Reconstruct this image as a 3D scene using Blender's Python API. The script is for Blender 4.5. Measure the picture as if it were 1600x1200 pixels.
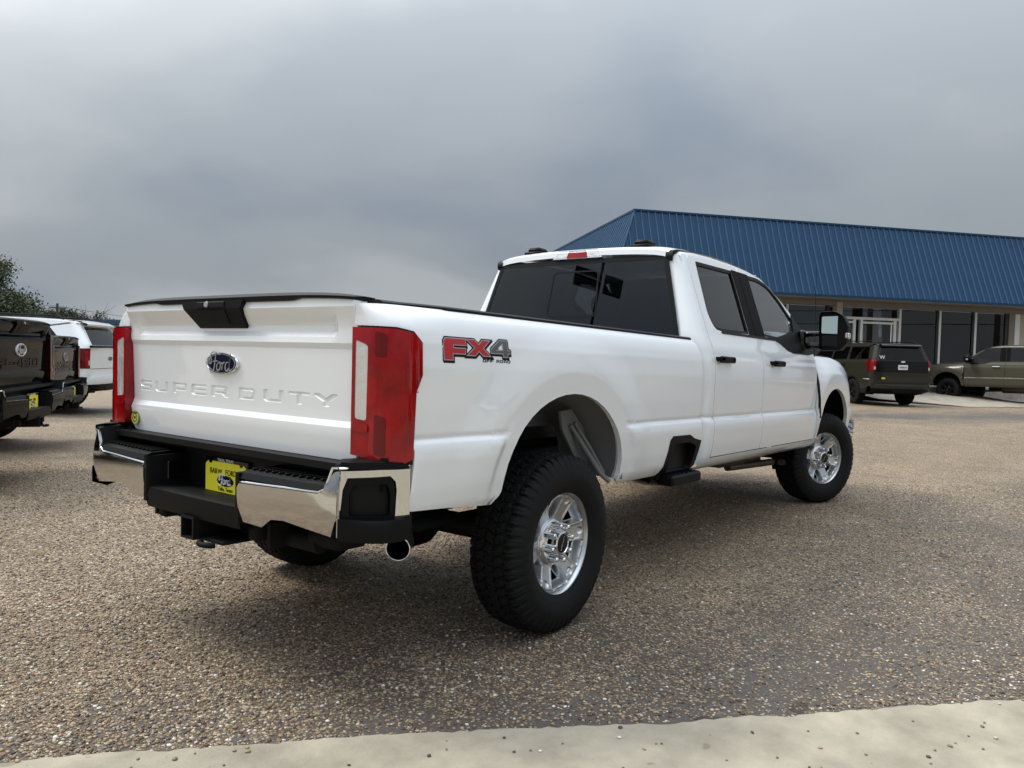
import bpy, math, random
import numpy as np
from mathutils import Vector, Matrix, geometry
random.seed(7); np.random.seed(7)
PI = math.pi
S = bpy.context.scene
COL = S.collection
for o in list(bpy.data.objects): bpy.data.objects.remove(o)

# ------------------------------------------------------------------ camera
cd = bpy.data.cameras.new('camera'); cam = bpy.data.objects.new('camera', cd); COL.objects.link(cam)
cr = Vector((0.59993257, -0.79963264, 0.02585625)); cu = Vector((0.01367095, 0.0425596, 0.99900039)); cf = Vector((0.79993376, 0.5989794, -0.03646463))
cam.matrix_world = Matrix(((cr.x, cu.x, -cf.x, -3.0411), (cr.y, cu.y, -cf.y, -2.9205), (cr.z, cu.z, -cf.z, 1.2881), (0, 0, 0, 1)))
cd.sensor_fit = 'HORIZONTAL'; cd.sensor_width = 36; cd.lens = 27.367; cd.clip_start = .05; cd.clip_end = 3000
S.camera = cam

# ------------------------------------------------------------------ sky, sun, exposure
SUN_EL, SUN_AZ = 52.0, 112.0         # azimuth: direction towards the sun, measured from +x to +y
w = bpy.data.worlds.new('World'); S.world = w; w.use_nodes = True
nt = w.node_tree; nt.nodes.clear()
def N(t, **k):
    n = nt.nodes.new(t)
    for a, v in k.items(): setattr(n, a, v)
    return n
def wl(a, b): nt.links.new(a, b)
def wmath(op, a, b=None, c=None):
    n = N('ShaderNodeMath', operation=op)
    for i, v in enumerate((a, b, c)):
        if v is None: continue
        if isinstance(v, (int, float)): n.inputs[i].default_value = v
        else: wl(v, n.inputs[i])
    return n.outputs[0]
tc = N('ShaderNodeTexCoord'); sx = N('ShaderNodeSeparateXYZ'); wl(tc.outputs['Generated'], sx.inputs[0])
zpos = wmath('MAXIMUM', sx.outputs[2], 0.0)
den = wmath('ADD', zpos, 0.34)
px_ = wmath('DIVIDE', sx.outputs[0], den); py_ = wmath('DIVIDE', sx.outputs[1], den)
cx = N('ShaderNodeCombineXYZ'); wl(px_, cx.inputs[0]); wl(py_, cx.inputs[1])
def wnoise(scale, det, rough, dist, off):
    m = N('ShaderNodeMapping'); m.inputs['Location'].default_value = off; wl(cx.outputs[0], m.inputs[0])
    n = N('ShaderNodeTexNoise'); n.inputs['Scale'].default_value = scale; n.inputs['Detail'].default_value = det
    n.inputs['Roughness'].default_value = rough; n.inputs['Distortion'].default_value = dist; wl(m.outputs[0], n.inputs['Vector'])
    return n.outputs[0]
n1 = wnoise(.62, 1, .4, .2, (3.1, 1.7, 0)); n2 = wnoise(1.5, 3, .38, .2, (7.3, 2.2, 0)); n3 = wnoise(4.5, 4, .5, .4, (1.3, 8.8, 2))
nn = wmath('ADD', wmath('MULTIPLY', n1, .56), wmath('ADD', wmath('MULTIPLY', n2, .37), wmath('MULTIPLY', n3, .07)))
rp = N('ShaderNodeValToRGB'); wl(nn, rp.inputs[0])
rp.color_ramp.interpolation = 'EASE'
els = rp.color_ramp.elements
els[0].position = .36; els[0].color = (.225, .262, .315, 1)
els[1].position = .68; els[1].color = (.595, .622, .635, 1)
e = els.new(.47); e.color = (.302, .333, .366, 1)
e = els.new(.56); e.color = (.392, .418, .440, 1)
# overcast luminance rises towards the zenith
g = wmath('MULTIPLY_ADD', wmath('POWER', zpos, 2.2), 5.6, .87)
# thin bright veil where the sun stands behind the cloud
sd = (math.cos(math.radians(SUN_EL)) * math.cos(math.radians(SUN_AZ)), math.cos(math.radians(SUN_EL)) * math.sin(math.radians(SUN_AZ)), math.sin(math.radians(SUN_EL)))
dp = N('ShaderNodeVectorMath', operation='DOT_PRODUCT'); wl(tc.outputs['Generated'], dp.inputs[0]); dp.inputs[1].default_value = sd
veil = wmath('POWER', wmath('MAXIMUM', dp.outputs['Value'], 0.0), 5.0)
g2 = wmath('MULTIPLY_ADD', veil, 1.2, g)
# pale strip low over the horizon
strip = wmath('MULTIPLY', wmath('POWER', wmath('SUBTRACT', 1.0, wmath('MINIMUM', wmath('MULTIPLY', zpos, 9.0), 1.0)), 2.0), .20)
g3 = wmath('ADD', g2, strip)
cm = N('ShaderNodeVectorMath', operation='SCALE'); wl(rp.outputs[0], cm.inputs[0]); wl(g3, cm.inputs['Scale'])
sky = N('ShaderNodeTexSky', sky_type='NISHITA'); sky.sun_disc = False
sky.sun_elevation = math.radians(SUN_EL); sky.sun_rotation = math.radians(90 - SUN_AZ); sky.air_density = 1.0; sky.dust_density = 2.0
bg1 = N('ShaderNodeBackground'); bg1.inputs[1].default_value = .05; wl(sky.outputs[0], bg1.inputs[0])
bg2 = N('ShaderNodeBackground'); bg2.inputs[1].default_value = .85; wl(cm.outputs[0], bg2.inputs[0])
mx = N('ShaderNodeMixShader'); mx.inputs[0].default_value = .94; wl(bg1.outputs[0], mx.inputs[1]); wl(bg2.outputs[0], mx.inputs[2])
ow = N('ShaderNodeOutputWorld'); wl(mx.outputs[0], ow.inputs[0])
sl = bpy.data.lights.new('sun', 'SUN'); sl.energy = 1.5; sl.angle = math.radians(16); sl.color = (1, .94, .84)
so = bpy.data.objects.new('sun', sl); COL.objects.link(so)
so.rotation_euler = Vector(sd).to_track_quat('Z', 'Y').to_euler()
vs = S.view_settings; vs.view_transform = 'Standard'; vs.look = 'None'; vs.exposure = 0.46; vs.gamma = 1; vs.use_curve_mapping = False
S.cycles.max_bounces = 8; S.cycles.transparent_max_bounces = 12

# ------------------------------------------------------------------ materials
def mat(name, col, rough=.5, metal=0, coat=0, spec=.5, bump=None, var=None, trans=0, coat_rough=.03):
    m = bpy.data.materials.new(name); m.use_nodes = True
    t = m.node_tree; b = t.nodes['Principled BSDF']
    b.inputs['Base Color'].default_value = (*col, 1); b.inputs['Roughness'].default_value = rough; b.inputs['Metallic'].default_value = metal
    b.inputs['Coat Weight'].default_value = coat; b.inputs['Coat Roughness'].default_value = coat_rough
    if coat >= .99: b.inputs['Coat IOR'].default_value = 1.62
    b.inputs['Specular IOR Level'].default_value = spec; b.inputs['Transmission Weight'].default_value = trans
    if bump or var:
        tcn = t.nodes.new('ShaderNodeTexCoord')
        n = t.nodes.new('ShaderNodeTexNoise'); n.inputs['Scale'].default_value = (bump or var)[0]; n.inputs['Detail'].default_value = 4
        t.links.new(tcn.outputs['Object'], n.inputs['Vector'])
        if bump:
            bp = t.nodes.new('ShaderNodeBump'); bp.inputs['Strength'].default_value = bump[1]; bp.inputs['Distance'].default_value = bump[2] if len(bump) > 2 else .002
            t.links.new(n.outputs[0], bp.inputs['Height']); t.links.new(bp.outputs[0], b.inputs['Normal'])
        if var:
            n2 = t.nodes.new('ShaderNodeTexNoise'); n2.inputs['Scale'].default_value = var[0]; n2.inputs['Detail'].default_value = 6; n2.inputs['Roughness'].default_value = .65
            t.links.new(tcn.outputs['Object'], n2.inputs['Vector'])
            r = t.nodes.new('ShaderNodeMapRange'); r.inputs['From Min'].default_value = .3; r.inputs['From Max'].default_value = .7
            r.inputs['To Min'].default_value = 1 - var[1]; r.inputs['To Max'].default_value = 1 + var[1]
            t.links.new(n2.outputs[0], r.inputs[0])
            vm = t.nodes.new('ShaderNodeVectorMath'); vm.operation = 'SCALE'; vm.inputs[0].default_value = col
            t.links.new(r.outputs[0], vm.inputs['Scale']); t.links.new(vm.outputs[0], b.inputs['Base Color'])
    return m
def tinted(name, tcol, rough=.0, ior=1.52):
    m = bpy.data.materials.new(name); m.use_nodes = True; t = m.node_tree; t.nodes.clear()
    o = t.nodes.new('ShaderNodeOutputMaterial'); mxs = t.nodes.new('ShaderNodeMixShader'); tr = t.nodes.new('ShaderNodeBsdfTransparent'); gl = t.nodes.new('ShaderNodeBsdfGlossy')
    fr = t.nodes.new('ShaderNodeFresnel'); fr.inputs[0].default_value = ior
    tr.inputs[0].default_value = (*tcol, 1); gl.inputs['Roughness'].default_value = rough; gl.inputs[0].default_value = (1, 1, 1, 1)
    t.links.new(fr.outputs[0], mxs.inputs[0]); t.links.new(tr.outputs[0], mxs.inputs[1]); t.links.new(gl.outputs[0], mxs.inputs[2]); t.links.new(mxs.outputs[0], o.inputs[0])
    return m
M = dict(
    white=mat('white_paint', (.82, .835, .845), .35, coat=1, spec=.4),
    bedgrey=mat('wheelhouse_grey', (.17, .175, .18), .5, bump=(60, .15)),
    black_paint=mat('black_paint', (.003, .003, .0035), .25, coat=.35, spec=0),
    charcoal_paint=mat('charcoal_paint', (.010, .0105, .012), .3, coat=.5, spec=0),
    olive=mat('olive_paint', (.027, .027, .020), .3, coat=.7, spec=0),
    plastic=mat('black_plastic', (.0032, .0033, .0036), .5, spec=.14, bump=(400, .2, .0008)),
    plastic2=mat('dark_plastic', (.007, .0072, .0078), .5, spec=.18, bump=(300, .15, .0008)),
    gloss_black=mat('gloss_black', (.003, .003, .0035), .12, spec=.35),
    under=mat('underbody', (.004, .004, .004), .7, spec=.2, var=(9, .5)),
    steel=mat('rough_steel', (.09, .075, .062), .5, .6, var=(20, .5)),
    rubber=mat('tyre_rubber', (.0048, .0048, .005), .7, spec=.25, bump=(220, .3, .001)),
    alloy=mat('cast_alloy', (.60, .61, .62), .34, 1.0, coat=.15),
    chrome=mat('chrome', (.72, .73, .74), .035, 1.0),
    chrome_b=mat('bumper_chrome', (.60, .59, .575), .07, 1.0, bump=(9, .12, .004)),
    red=mat('red_lens', (.26, .0022, .005), .07, spec=.35, coat=.15, var=(7, .4)),
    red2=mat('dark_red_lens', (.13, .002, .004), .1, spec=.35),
    clear=mat('reverse_lens', (.72, .70, .68), .14, .55, bump=(26, .7, .008)),
    dglass=tinted('privacy_glass', (.035, .037, .04), 0, 1.34),
    rglass=tinted('rear_glass', (.04, .042, .045), 0, 1.55),
    lglass=tinted('light_glass', (.52, .56, .55)),
    mirror=mat('mirror_glass', (.80, .92, .88), .02, 1.0),
    yellow=mat('plate_yellow', (.82, .74, .03), .4),
    yellow2=mat('sticker_yellow', (.55, .56, .10), .4),
    ink=mat('ink_black', (.004, .004, .004), .5, spec=.2),
    wink=mat('ink_white', (.8, .8, .8), .5),
    navy=mat('emblem_blue', (.003, .005, .022), .35, spec=.08),
    fxred=mat('decal_red', (.42, .012, .02), .35), fxgrey=mat('decal_grey', (.33, .33, .34), .35), fxdark=mat('decal_charcoal', (.09, .093, .098), .35),
    trim=mat('pillar_trim_black', (.004, .004, .0045), .45, spec=.03),
    smoked=mat('smoked_red_lens', (.022, .0012, .0015), .12, spec=.3),
    seat=mat('seat_cloth', (.05, .05, .052), .9),
)

# ------------------------------------------------------------------ mesh helpers
NRM = {}
RAKE = [0.018]           # the loaded-nose-down stance of the trucks: body parts drop by this per metre forward
def empty(name, loc=(0, 0, 0), rz=0, parent=None):
    o = bpy.data.objects.new(name, None); COL.objects.link(o); o.location = loc; o.rotation_euler = (0, 0, rz); o.empty_display_size = .2
    if parent: o.parent = parent
    return o
def tag(o, label=None, cat=None, group=None, kind=None):
    if label: o['label'] = label
    if cat: o['category'] = cat
    if group: o['group'] = group
    if kind: o['kind'] = kind
    return o
def mk(name, V, F, m, parent=None, smooth=True, ang=32, rake=False, normals=None, mats=None, fm=None):
    V = np.array(V, dtype=float).reshape(-1, 3)
    if rake: V = V.copy(); V[:, 2] -= RAKE[0] * V[:, 0]
    me = bpy.data.meshes.new(name); me.from_pydata(V.tolist(), [], [list(map(int, f)) for f in F]); me.update()
    for q in (mats or [m]): me.materials.append(q)
    if fm is not None: me.polygons.foreach_set('material_index', np.array(fm, dtype=np.int32))
    if smooth:
        me.polygons.foreach_set('use_smooth', np.ones(len(me.polygons), bool))
        if normals is not None: me.normals_split_custom_set_from_vertices([tuple(n) for n in normals]); NRM[me.name] = np.array(normals)
        else: me.set_sharp_from_angle(angle=math.radians(ang))
    o = bpy.data.objects.new(name, me); COL.objects.link(o)
    if parent: o.parent = parent
    return o
def mirrored(o, name=None):
    me = o.data.copy(); n = len(me.vertices); co = np.empty(n * 3); me.vertices.foreach_get('co', co); co = co.reshape(-1, 3)
    V = co * [1, -1, 1]
    F = [list(p.vertices)[::-1] for p in me.polygons]
    nn_ = NRM.get(o.data.name); q = mk(name or o.name.split('.')[0], V, F, None, o.parent, True, 32, False, None if nn_ is None else nn_ * [1, -1, 1], [m for m in me.materials], [p.material_index for p in me.polygons])
    bpy.data.meshes.remove(me)
    return q
class MB:
    def __init__(s): s.V = []; s.F = []; s.n = 0
    def add(s, V, F):
        V = np.array(V, float).reshape(-1, 3); s.V.append(V); s.F += [[i + s.n for i in f] for f in F]; s.n += len(V); return s
    def box(s, lo, hi, bev=0, rz=0, c=None):
        (x0, y0, z0), (x1, y1, z1) = lo, hi; b = min(bev, (x1 - x0) * .45, (y1 - y0) * .45, (z1 - z0) * .45)
        if b <= 0:
            V = [(x, y, z) for z in (z0, z1) for y in (y0, y1) for x in (x0, x1)]
            F = [(0, 2, 3, 1), (4, 5, 7, 6), (0, 1, 5, 4), (2, 6, 7, 3), (0, 4, 6, 2), (1, 3, 7, 5)]
        else:
            V = []; idx = {}
            for ix in (0, 1):
                for iy in (0, 1):
                    for iz in (0, 1):
                        p = (x1 if ix else x0, y1 if iy else y0, z1 if iz else z0)
                        for a in range(3):
                            q = [p[i] + (0 if i == a else (-b if (ix, iy, iz)[i] else b)) for i in range(3)]
                            idx[ix, iy, iz, a] = len(V); V.append(q)
            F = []
            for a in range(3):
                b1, b2 = (a + 1) % 3, (a + 2) % 3
                for sgn in (0, 1):
                    def k(u, v):
                        t = [0, 0, 0]; t[a] = sgn; t[b1] = u; t[b2] = v; return idx[t[0], t[1], t[2], a]
                    f = [k(0, 0), k(1, 0), k(1, 1), k(0, 1)]
                    F.append(f if sgn else f[::-1])
                for u in (0, 1):
                    for v in (0, 1):       # edge quads along axis a
                        def k2(sg, ax):
                            t = [0, 0, 0]; t[a] = sg; t[b1] = u; t[b2] = v; return idx[t[0], t[1], t[2], ax]
                        f = [k2(0, b1), k2(1, b1), k2(1, b2), k2(0, b2)]
                        F.append(f if (u ^ v) else f[::-1])
            for ix in (0, 1):
                for iy in (0, 1):
                    for iz in (0, 1):
                        f = [idx[ix, iy, iz, a] for a in range(3)]
                        F.append(f if (ix + iy + iz) % 2 == 1 else f[::-1])
        if rz:
            c = np.array(c if c is not None else [(x0 + x1) / 2, (y0 + y1) / 2, 0]); V = np.array(V, float) - c
            V = np.c_[V[:, 0] * math.cos(rz) - V[:, 1] * math.sin(rz), V[:, 0] * math.sin(rz) + V[:, 1] * math.cos(rz), V[:, 2]] + c
        return s.add(V, F)
    def tube(s, pts, r, n=10, cap=True):
        pts = [Vector(p) for p in pts]; rs = r if hasattr(r, '__len__') else [r] * len(pts); V = []; F = []; up = None
        for i, p in enumerate(pts):
            d = (pts[min(i + 1, len(pts) - 1)] - pts[max(i - 1, 0)]).normalized()
            if up is None: up = d.orthogonal().normalized()
            up = (up - d * up.dot(d)).normalized(); sd_ = d.cross(up)
            for k in range(n):
                a = 2 * PI * k / n; V.append(p + (up * math.cos(a) + sd_ * math.sin(a)) * rs[i])
        for i in range(len(pts) - 1):
            for k in range(n): F.append((i * n + k, i * n + (k + 1) % n, (i + 1) * n + (k + 1) % n, (i + 1) * n + k))
        if cap: F.append(tuple(range(n))[::-1]); F.append(tuple((len(pts) - 1) * n + k for k in range(n)))
        return s.add([tuple(v) for v in V], F)
    def lathe(s, prof, n=32, axis='y', c=(0, 0, 0), sgn=1):
        """prof: (radius, along) pairs"""
        V = []; F = []
        for r, a in prof:
            for k in range(n):
                t = 2 * PI * k / n; u, v = r * math.cos(t), r * math.sin(t)
                p = {'y': (u, sgn * a, v), 'x': (sgn * a, u, v), 'z': (u, v, sgn * a)}[axis]
                V.append((p[0] + c[0], p[1] + c[1], p[2] + c[2]))
        for i in range(len(prof) - 1):
            for k in range(n): F.append((i * n + k, i * n + (k + 1) % n, (i + 1) * n + (k + 1) % n, (i + 1) * n + k))
        return s.add(V, F)
    def prism(s, poly, axis, a0, a1):
        """poly in the two other axes (order xyz), extruded along axis"""
        n = len(poly); V = []
        for a in (a0, a1):
            for p in poly:
                V.append({'x': (a, p[0], p[1]), 'y': (p[0], a, p[1]), 'z': (p[0], p[1], a)}[axis])
        tri = geometry.tessellate_polygon([[Vector((p[0], p[1], 0)) for p in poly]])
        F = [tuple(t) for t in tri] + [tuple(n + i for i in t[::-1]) for t in tri] + [(i, (i + 1) % n, n + (i + 1) % n, n + i) for i in range(n)]
        return s.add(V, F)
    def grid(s, P, closed=False):
        P = np.array(P, float); a, b = P.shape[:2]; F = []
        for i in range(a - 1):
            for j in range(b - (0 if closed else 1)): F.append((i * b + j, i * b + (j + 1) % b, (i + 1) * b + (j + 1) % b, (i + 1) * b + j))
        return s.add(P.reshape(-1, 3), F)
    def build(s, name, m, parent=None, smooth=True, ang=32, rake=False, **k):
        return mk(name, np.concatenate(s.V), s.F, m, parent, smooth, ang, rake, **k)
def fixn(o):
    """consistent outward normals"""
    import bmesh
    bm = bmesh.new(); bm.from_mesh(o.data); bmesh.ops.recalc_face_normals(bm, faces=bm.faces); bm.to_mesh(o.data); bm.free(); return o

def inside(P, poly):
    P = np.asarray(P); x, y = P[:, 0], P[:, 1]; r = np.zeros(len(P), bool); n = len(poly)
    for i in range(n):
        (x0, y0), (x1, y1) = poly[i], poly[(i + 1) % n]
        if y0 == y1: continue
        c = ((y0 > y) != (y1 > y)) & (x < (x1 - x0) * (y - y0) / (y1 - y0) + x0); r ^= c
    return r
def edist(P, poly):
    P = np.asarray(P, float); A = np.array(poly, float); B = np.roll(A, -1, 0); d = np.full(len(P), 1e9)
    for a, b in zip(A, B):
        ab = b - a; t = np.clip(((P - a) @ ab) / max(ab @ ab, 1e-12), 0, 1); d = np.minimum(d, np.hypot(*(P - a - t[:, None] * ab).T))
    return d
def area(p): return .5 * sum(p[i][0] * p[(i + 1) % len(p)][1] - p[(i + 1) % len(p)][0] * p[i][1] for i in range(len(p)))
def offset(poly, d):
    """miter offset; positive d grows the polygon"""
    n = len(poly); sg = 1 if area(poly) > 0 else -1; out = []
    for i in range(n):
        p0, p1, p2 = (np.array(poly[k % n], float) for k in (i - 1, i, i + 1))
        e1 = (p1 - p0) / max(np.linalg.norm(p1 - p0), 1e-9); e2 = (p2 - p1) / max(np.linalg.norm(p2 - p1), 1e-9)
        n1 = np.array([e1[1], -e1[0]]) * sg; n2 = np.array([e2[1], -e2[0]]) * sg; m = n1 + n2; L = m @ m
        m = m * (2 / L) if L > .3 else n1 * 1.2
        out.append(tuple(p1 + m * d))
    return out
def dens(poly, step, closed=True):
    out = []; n = len(poly)
    for i in range(n if closed else n - 1):
        a, b = np.array(poly[i], float), np.array(poly[(i + 1) % n], float); k = max(1, int(math.ceil(np.linalg.norm(b - a) / step)))
        out += [tuple(a + (b - a) * j / k) for j in range(k)]
    if not closed: out.append(tuple(poly[-1]))
    return out
def rnd(poly, r, n=3):
    """round the corners of a polygon; r a number or a list per corner"""
    out = []; N_ = len(poly)
    for i in range(N_):
        p0, p, p2 = (np.array(poly[k % N_], float) for k in (i - 1, i, i + 1)); ri = r[i] if hasattr(r, '__len__') else r
        if ri <= 0: out.append(tuple(p)); continue
        a = p0 - p; b = p2 - p; la, lb = np.linalg.norm(a), np.linalg.norm(b); q = min(ri, la * .45, lb * .45)
        A = p + a / la * q; B = p + b / lb * q
        for k in range(n + 1):
            t = k / n; out.append(tuple((1 - t) ** 2 * A + 2 * t * (1 - t) * p + t * t * B))
    return out
def panel(name, outer, mapf, m, parent, holes=(), step=.04, flange=.02, out=(0, -1, 0), loops=(), auto=False, rake=True, off=0., fl_dir=None, hole_flange=True, ang=25, zrows=(), xp=()):
    """triangulated skin: (s,t) outline with holes, mapped into space by mapf, with a returned edge"""
    outer = dens(outer, step); holes = [dens(h, step) for h in holes]; lo = [dens(l, step * 2) for l in loops]
    pts = []; edges = []; own = []
    for lp in [outer] + holes + lo:
        b = len(pts); pts += lp; edges += [(b + i, b + (i + 1) % len(lp)) for i in range(len(lp))]
    A = np.array(outer); x0, y0 = A.min(0); x1, y1 = A.max(0)
    gx = np.arange(x0 + step * .5, x1, step); gy = np.arange(y0 + step * .5, y1, step)
    gy = np.array([b for b in gy if all(abs(b - z) > step * .3 for z in zrows)] + list(zrows))
    G = np.array([(a, b) for a in gx for b in gy])
    if len(G):
        G = G[inside(G, outer)]
        if len(G):
            ok = edist(G, outer) > step * (.4 if not len(zrows) else .2)
            for h in holes: ok &= ~inside(G, h) & (edist(G, h) > step * (.4 if not len(zrows) else .2))
            for l in lo: ok &= edist(G, l) > step * .25
            pts += [tuple(q) for q in G[ok]]
    if len(xp):
        X_ = np.array(xp); k_ = inside(X_, outer) & (edist(X_, outer) > .006); X_ = X_[k_]; nb = sum(len(l) for l in [outer] + holes + lo)
        Q = np.array(pts[nb:])
        if len(Q): dm = np.array([np.min(np.hypot(*(X_ - q).T)) for q in Q]) > .009; pts = pts[:nb] + [tuple(q) for q in Q[dm]]
        pts += [tuple(q) for q in X_]
    r = geometry.delaunay_2d_cdt([Vector(p) for p in pts], edges, [], 0, 1e-6)
    P = np.array([tuple(v) for v in r[0]]); T = np.array([list(f) for f in r[2]])
    C = P[T].mean(1); ok = inside(C, outer)
    for h in holes: ok &= ~inside(C, h)
    T = T[ok]
    def full(s, t):
        X = mapf(s, t); return np.stack(X, -1) if isinstance(X, tuple) else X
    V = full(P[:, 0], P[:, 1]); e = 1e-3
    du = (full(P[:, 0] + e, P[:, 1]) - full(P[:, 0] - e, P[:, 1])); dv = (full(P[:, 0], P[:, 1] + e) - full(P[:, 0], P[:, 1] - e))
    nr = np.cross(du, dv); nr /= np.linalg.norm(nr, axis=1)[:, None] + 1e-12
    o = np.array(out, float)
    if o.shape == (3,):
        if (nr @ o).mean() < 0: nr = -nr
    V = V + nr * off
    tn = np.cross(V[T[:, 1]] - V[T[:, 0]], V[T[:, 2]] - V[T[:, 0]]); flip = (tn * nr[T[:, 0]]).sum(1) < 0
    T[flip] = T[flip][:, ::-1]
    F = T.tolist(); NV = [V]; NN = [nr]; n = len(V)
    if flange > 0:
        for k, lp in enumerate([outer] + (holes if hole_flange else [])):
            L = np.array(lp); X = full(L[:, 0], L[:, 1])
            du = (full(L[:, 0] + e, L[:, 1]) - full(L[:, 0] - e, L[:, 1])); dv = (full(L[:, 0], L[:, 1] + e) - full(L[:, 0], L[:, 1] - e))
            q = np.cross(du, dv); q /= np.linalg.norm(q, axis=1)[:, None] + 1e-12
            sgn = 1.0
            if (q @ o).mean() < 0: q = -q; sgn = -1.0
            X = X + q * off
            B = X - (q if fl_dir is None else -np.array(fl_dir, float)) * flange
            tang = np.roll(X, -1, 0) - np.roll(X, 1, 0); en = np.cross(tang, q); en /= np.linalg.norm(en, axis=1)[:, None] + 1e-12
            # point away from the material
            ar = area([tuple(p) for p in L]) * sgn
            if (ar < 0) != (k > 0): en = -en
            m_ = len(L); NV += [X, B]; NN += [en, en]
            for i in range(m_):
                j = (i + 1) % m_; f = [n + i, n + m_ + i, n + m_ + j, n + j]
                v0, v1, v2 = X[i], B[i], B[j]
                if np.cross(v1 - v0, v2 - v0) @ en[i] < 0: f = f[::-1]
                F.append(f)
            n += 2 * m_
    V = np.concatenate(NV); NN = np.concatenate(NN)
    return mk(name, V, F, m, parent, True, ang, rake, None if auto else NN)

GL = {
 'S': [[(0, 0), (.85, 0), (1, .15), (1, .5), (.88, .62), (.25, .62), (.25, .75), (1, .75), (1, 1), (.15, 1), (0, .85), (0, .5), (.12, .38), (.75, .38), (.75, .25), (0, .25)]],
 'U': [[(0, 1), (0, .18), (.14, 0), (.86, 0), (1, .18), (1, 1), (.78, 1), (.78, .26), (.22, .26), (.22, 1)]],
 'P': [[(0, 0), (0, 1), (.85, 1), (1, .85), (1, .42), (.87, .27), (.22, .27), (.22, 0)], [(.22, .52), (.22, .74), (.78, .74), (.78, .52)]],
 'E': [[(0, .15), (.14, 0), (1, 0), (1, .24), (.24, .24), (.24, .39), (.95, .39), (.95, .61), (.24, .61), (.24, .76), (1, .76), (1, 1), (.14, 1), (0, .85)]],
 'R': [[(0, 0), (0, 1), (.85, 1), (1, .85), (1, .48), (.88, .36), (1, .14), (1, 0), (.76, 0), (.74, .1), (.6, .3), (.22, .3), (.22, 0)], [(.22, .52), (.22, .75), (.78, .75), (.78, .52)]],
 'D': [[(0, 0), (0, 1), (.82, 1), (1, .8), (1, .2), (.82, 0)], [(.22, .26), (.22, .74), (.72, .74), (.78, .66), (.78, .34), (.72, .26)]],
 'T': [[(.38, 0), (.38, .75), (0, .75), (0, 1), (1, 1), (1, .75), (.62, .75), (.62, 0)]],
 'Y': [[(.38, 0), (.38, .36), (0, .8), (0, 1), (.24, 1), (.5, .66), (.76, 1), (1, 1), (1, .8), (.62, .36), (.62, 0)]],
 'A': [[(0, 0), (0, .7), (.25, 1), (.75, 1), (1, .7), (1, 0), (.78, 0), (.78, .25), (.22, .25), (.22, 0)], [(.22, .48), (.22, .64), (.36, .77), (.64, .77), (.78, .64), (.78, .48)]],
 'N': [[(0, 0), (0, 1), (.25, 1), (.78, .4), (.78, 1), (1, 1), (1, 0), (.75, 0), (.22, .6), (.22, 0)]],
 'G': [[(.15, 0), (.85, 0), (1, .15), (1, .55), (.5, .55), (.5, .36), (.78, .36), (.78, .24), (.22, .24), (.22, .76), (1, .76), (1, 1), (.15, 1), (0, .85), (0, .15)]],
 '4': [[(.62, 0), (.62, .2), (0, .2), (0, .48), (.48, 1), (.88, 1), (.88, .42), (1, .42), (1, .2), (.88, .2), (.88, 0)], [(.24, .42), (.62, .8), (.62, .42)]],
 '5': [[(0, 0), (.85, 0), (1, .15), (1, .5), (.88, .62), (.25, .62), (.25, .76), (1, .76), (1, 1), (0, 1), (0, .38), (.75, .38), (.75, .24), (0, .24)]],
 '0': [[(.15, 0), (.85, 0), (1, .15), (1, .85), (.85, 1), (.15, 1), (0, .85), (0, .15)], [(.24, .24), (.24, .76), (.76, .76), (.76, .24)]],
 'F': [[(0, 0), (0, .85), (.15, 1), (1, 1), (1, .74), (.3, .74), (.3, .61), (.95, .61), (.95, .36), (.3, .36), (.3, 0)]],
 'X': [[(0, 0), (.31, .5), (0, 1), (.34, 1), (.5, .72), (.66, 1), (1, 1), (.69, .5), (1, 0), (.66, 0), (.5, .28), (.34, 0)]],
 '-': [[(0, .38), (1, .38), (1, .62), (0, .62)]],
}
GL['O'] = GL['0']
def glyph(ch, x0, x1, z0, z1): return [[(x0 + (x1 - x0) * p[0], z0 + (z1 - z0) * p[1]) for p in lp] for lp in GL[ch]]
def font_mesh(txt, size, m, parent, name, mat4, extrude=.0006, align='CENTER', sx_=1.0):
    c = bpy.data.curves.new('t', 'FONT'); c.body = txt; c.size = size; c.align_x = align; c.align_y = 'CENTER'; c.extrude = extrude; c.resolution_u = 3
    o = bpy.data.objects.new('t', c); COL.objects.link(o); dg = bpy.context.evaluated_depsgraph_get(); me = bpy.data.meshes.new_from_object(o.evaluated_get(dg))
    bpy.data.objects.remove(o); bpy.data.curves.remove(c)
    me.transform(mat4 @ Matrix.Diagonal((sx_, 1, 1, 1))); me.materials.clear(); me.materials.append(m); me.name = name
    q = bpy.data.objects.new(name, me); COL.objects.link(q); q.parent = parent
    return q
def frame(o, ex, ey):
    """matrix with local x -> ex, y -> ey at origin o"""
    ex = Vector(ex).normalized(); ey = Vector(ey).normalized(); ez = ex.cross(ey)
    return Matrix(((ex.x, ey.x, ez.x, o[0]), (ex.y, ey.y, ez.y, o[1]), (ex.z, ey.z, ez.z, o[2]), (0, 0, 0, 1)))
def ribbon(pts, w):
    """polyline with widths -> polygon list of quads joined: returns closed outline"""
    P = np.array(pts, float); n = len(P); ws = w if hasattr(w, '__len__') else [w] * n; L = []; R_ = []
    for i in range(n):
        d = P[min(i + 1, n - 1)] - P[max(i - 1, 0)]; d /= np.linalg.norm(d) + 1e-9; q = np.array([-d[1], d[0]]) * ws[i] / 2
        L.append(tuple(P[i] + q)); R_.append(tuple(P[i] - q))
    return L, R_
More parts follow.
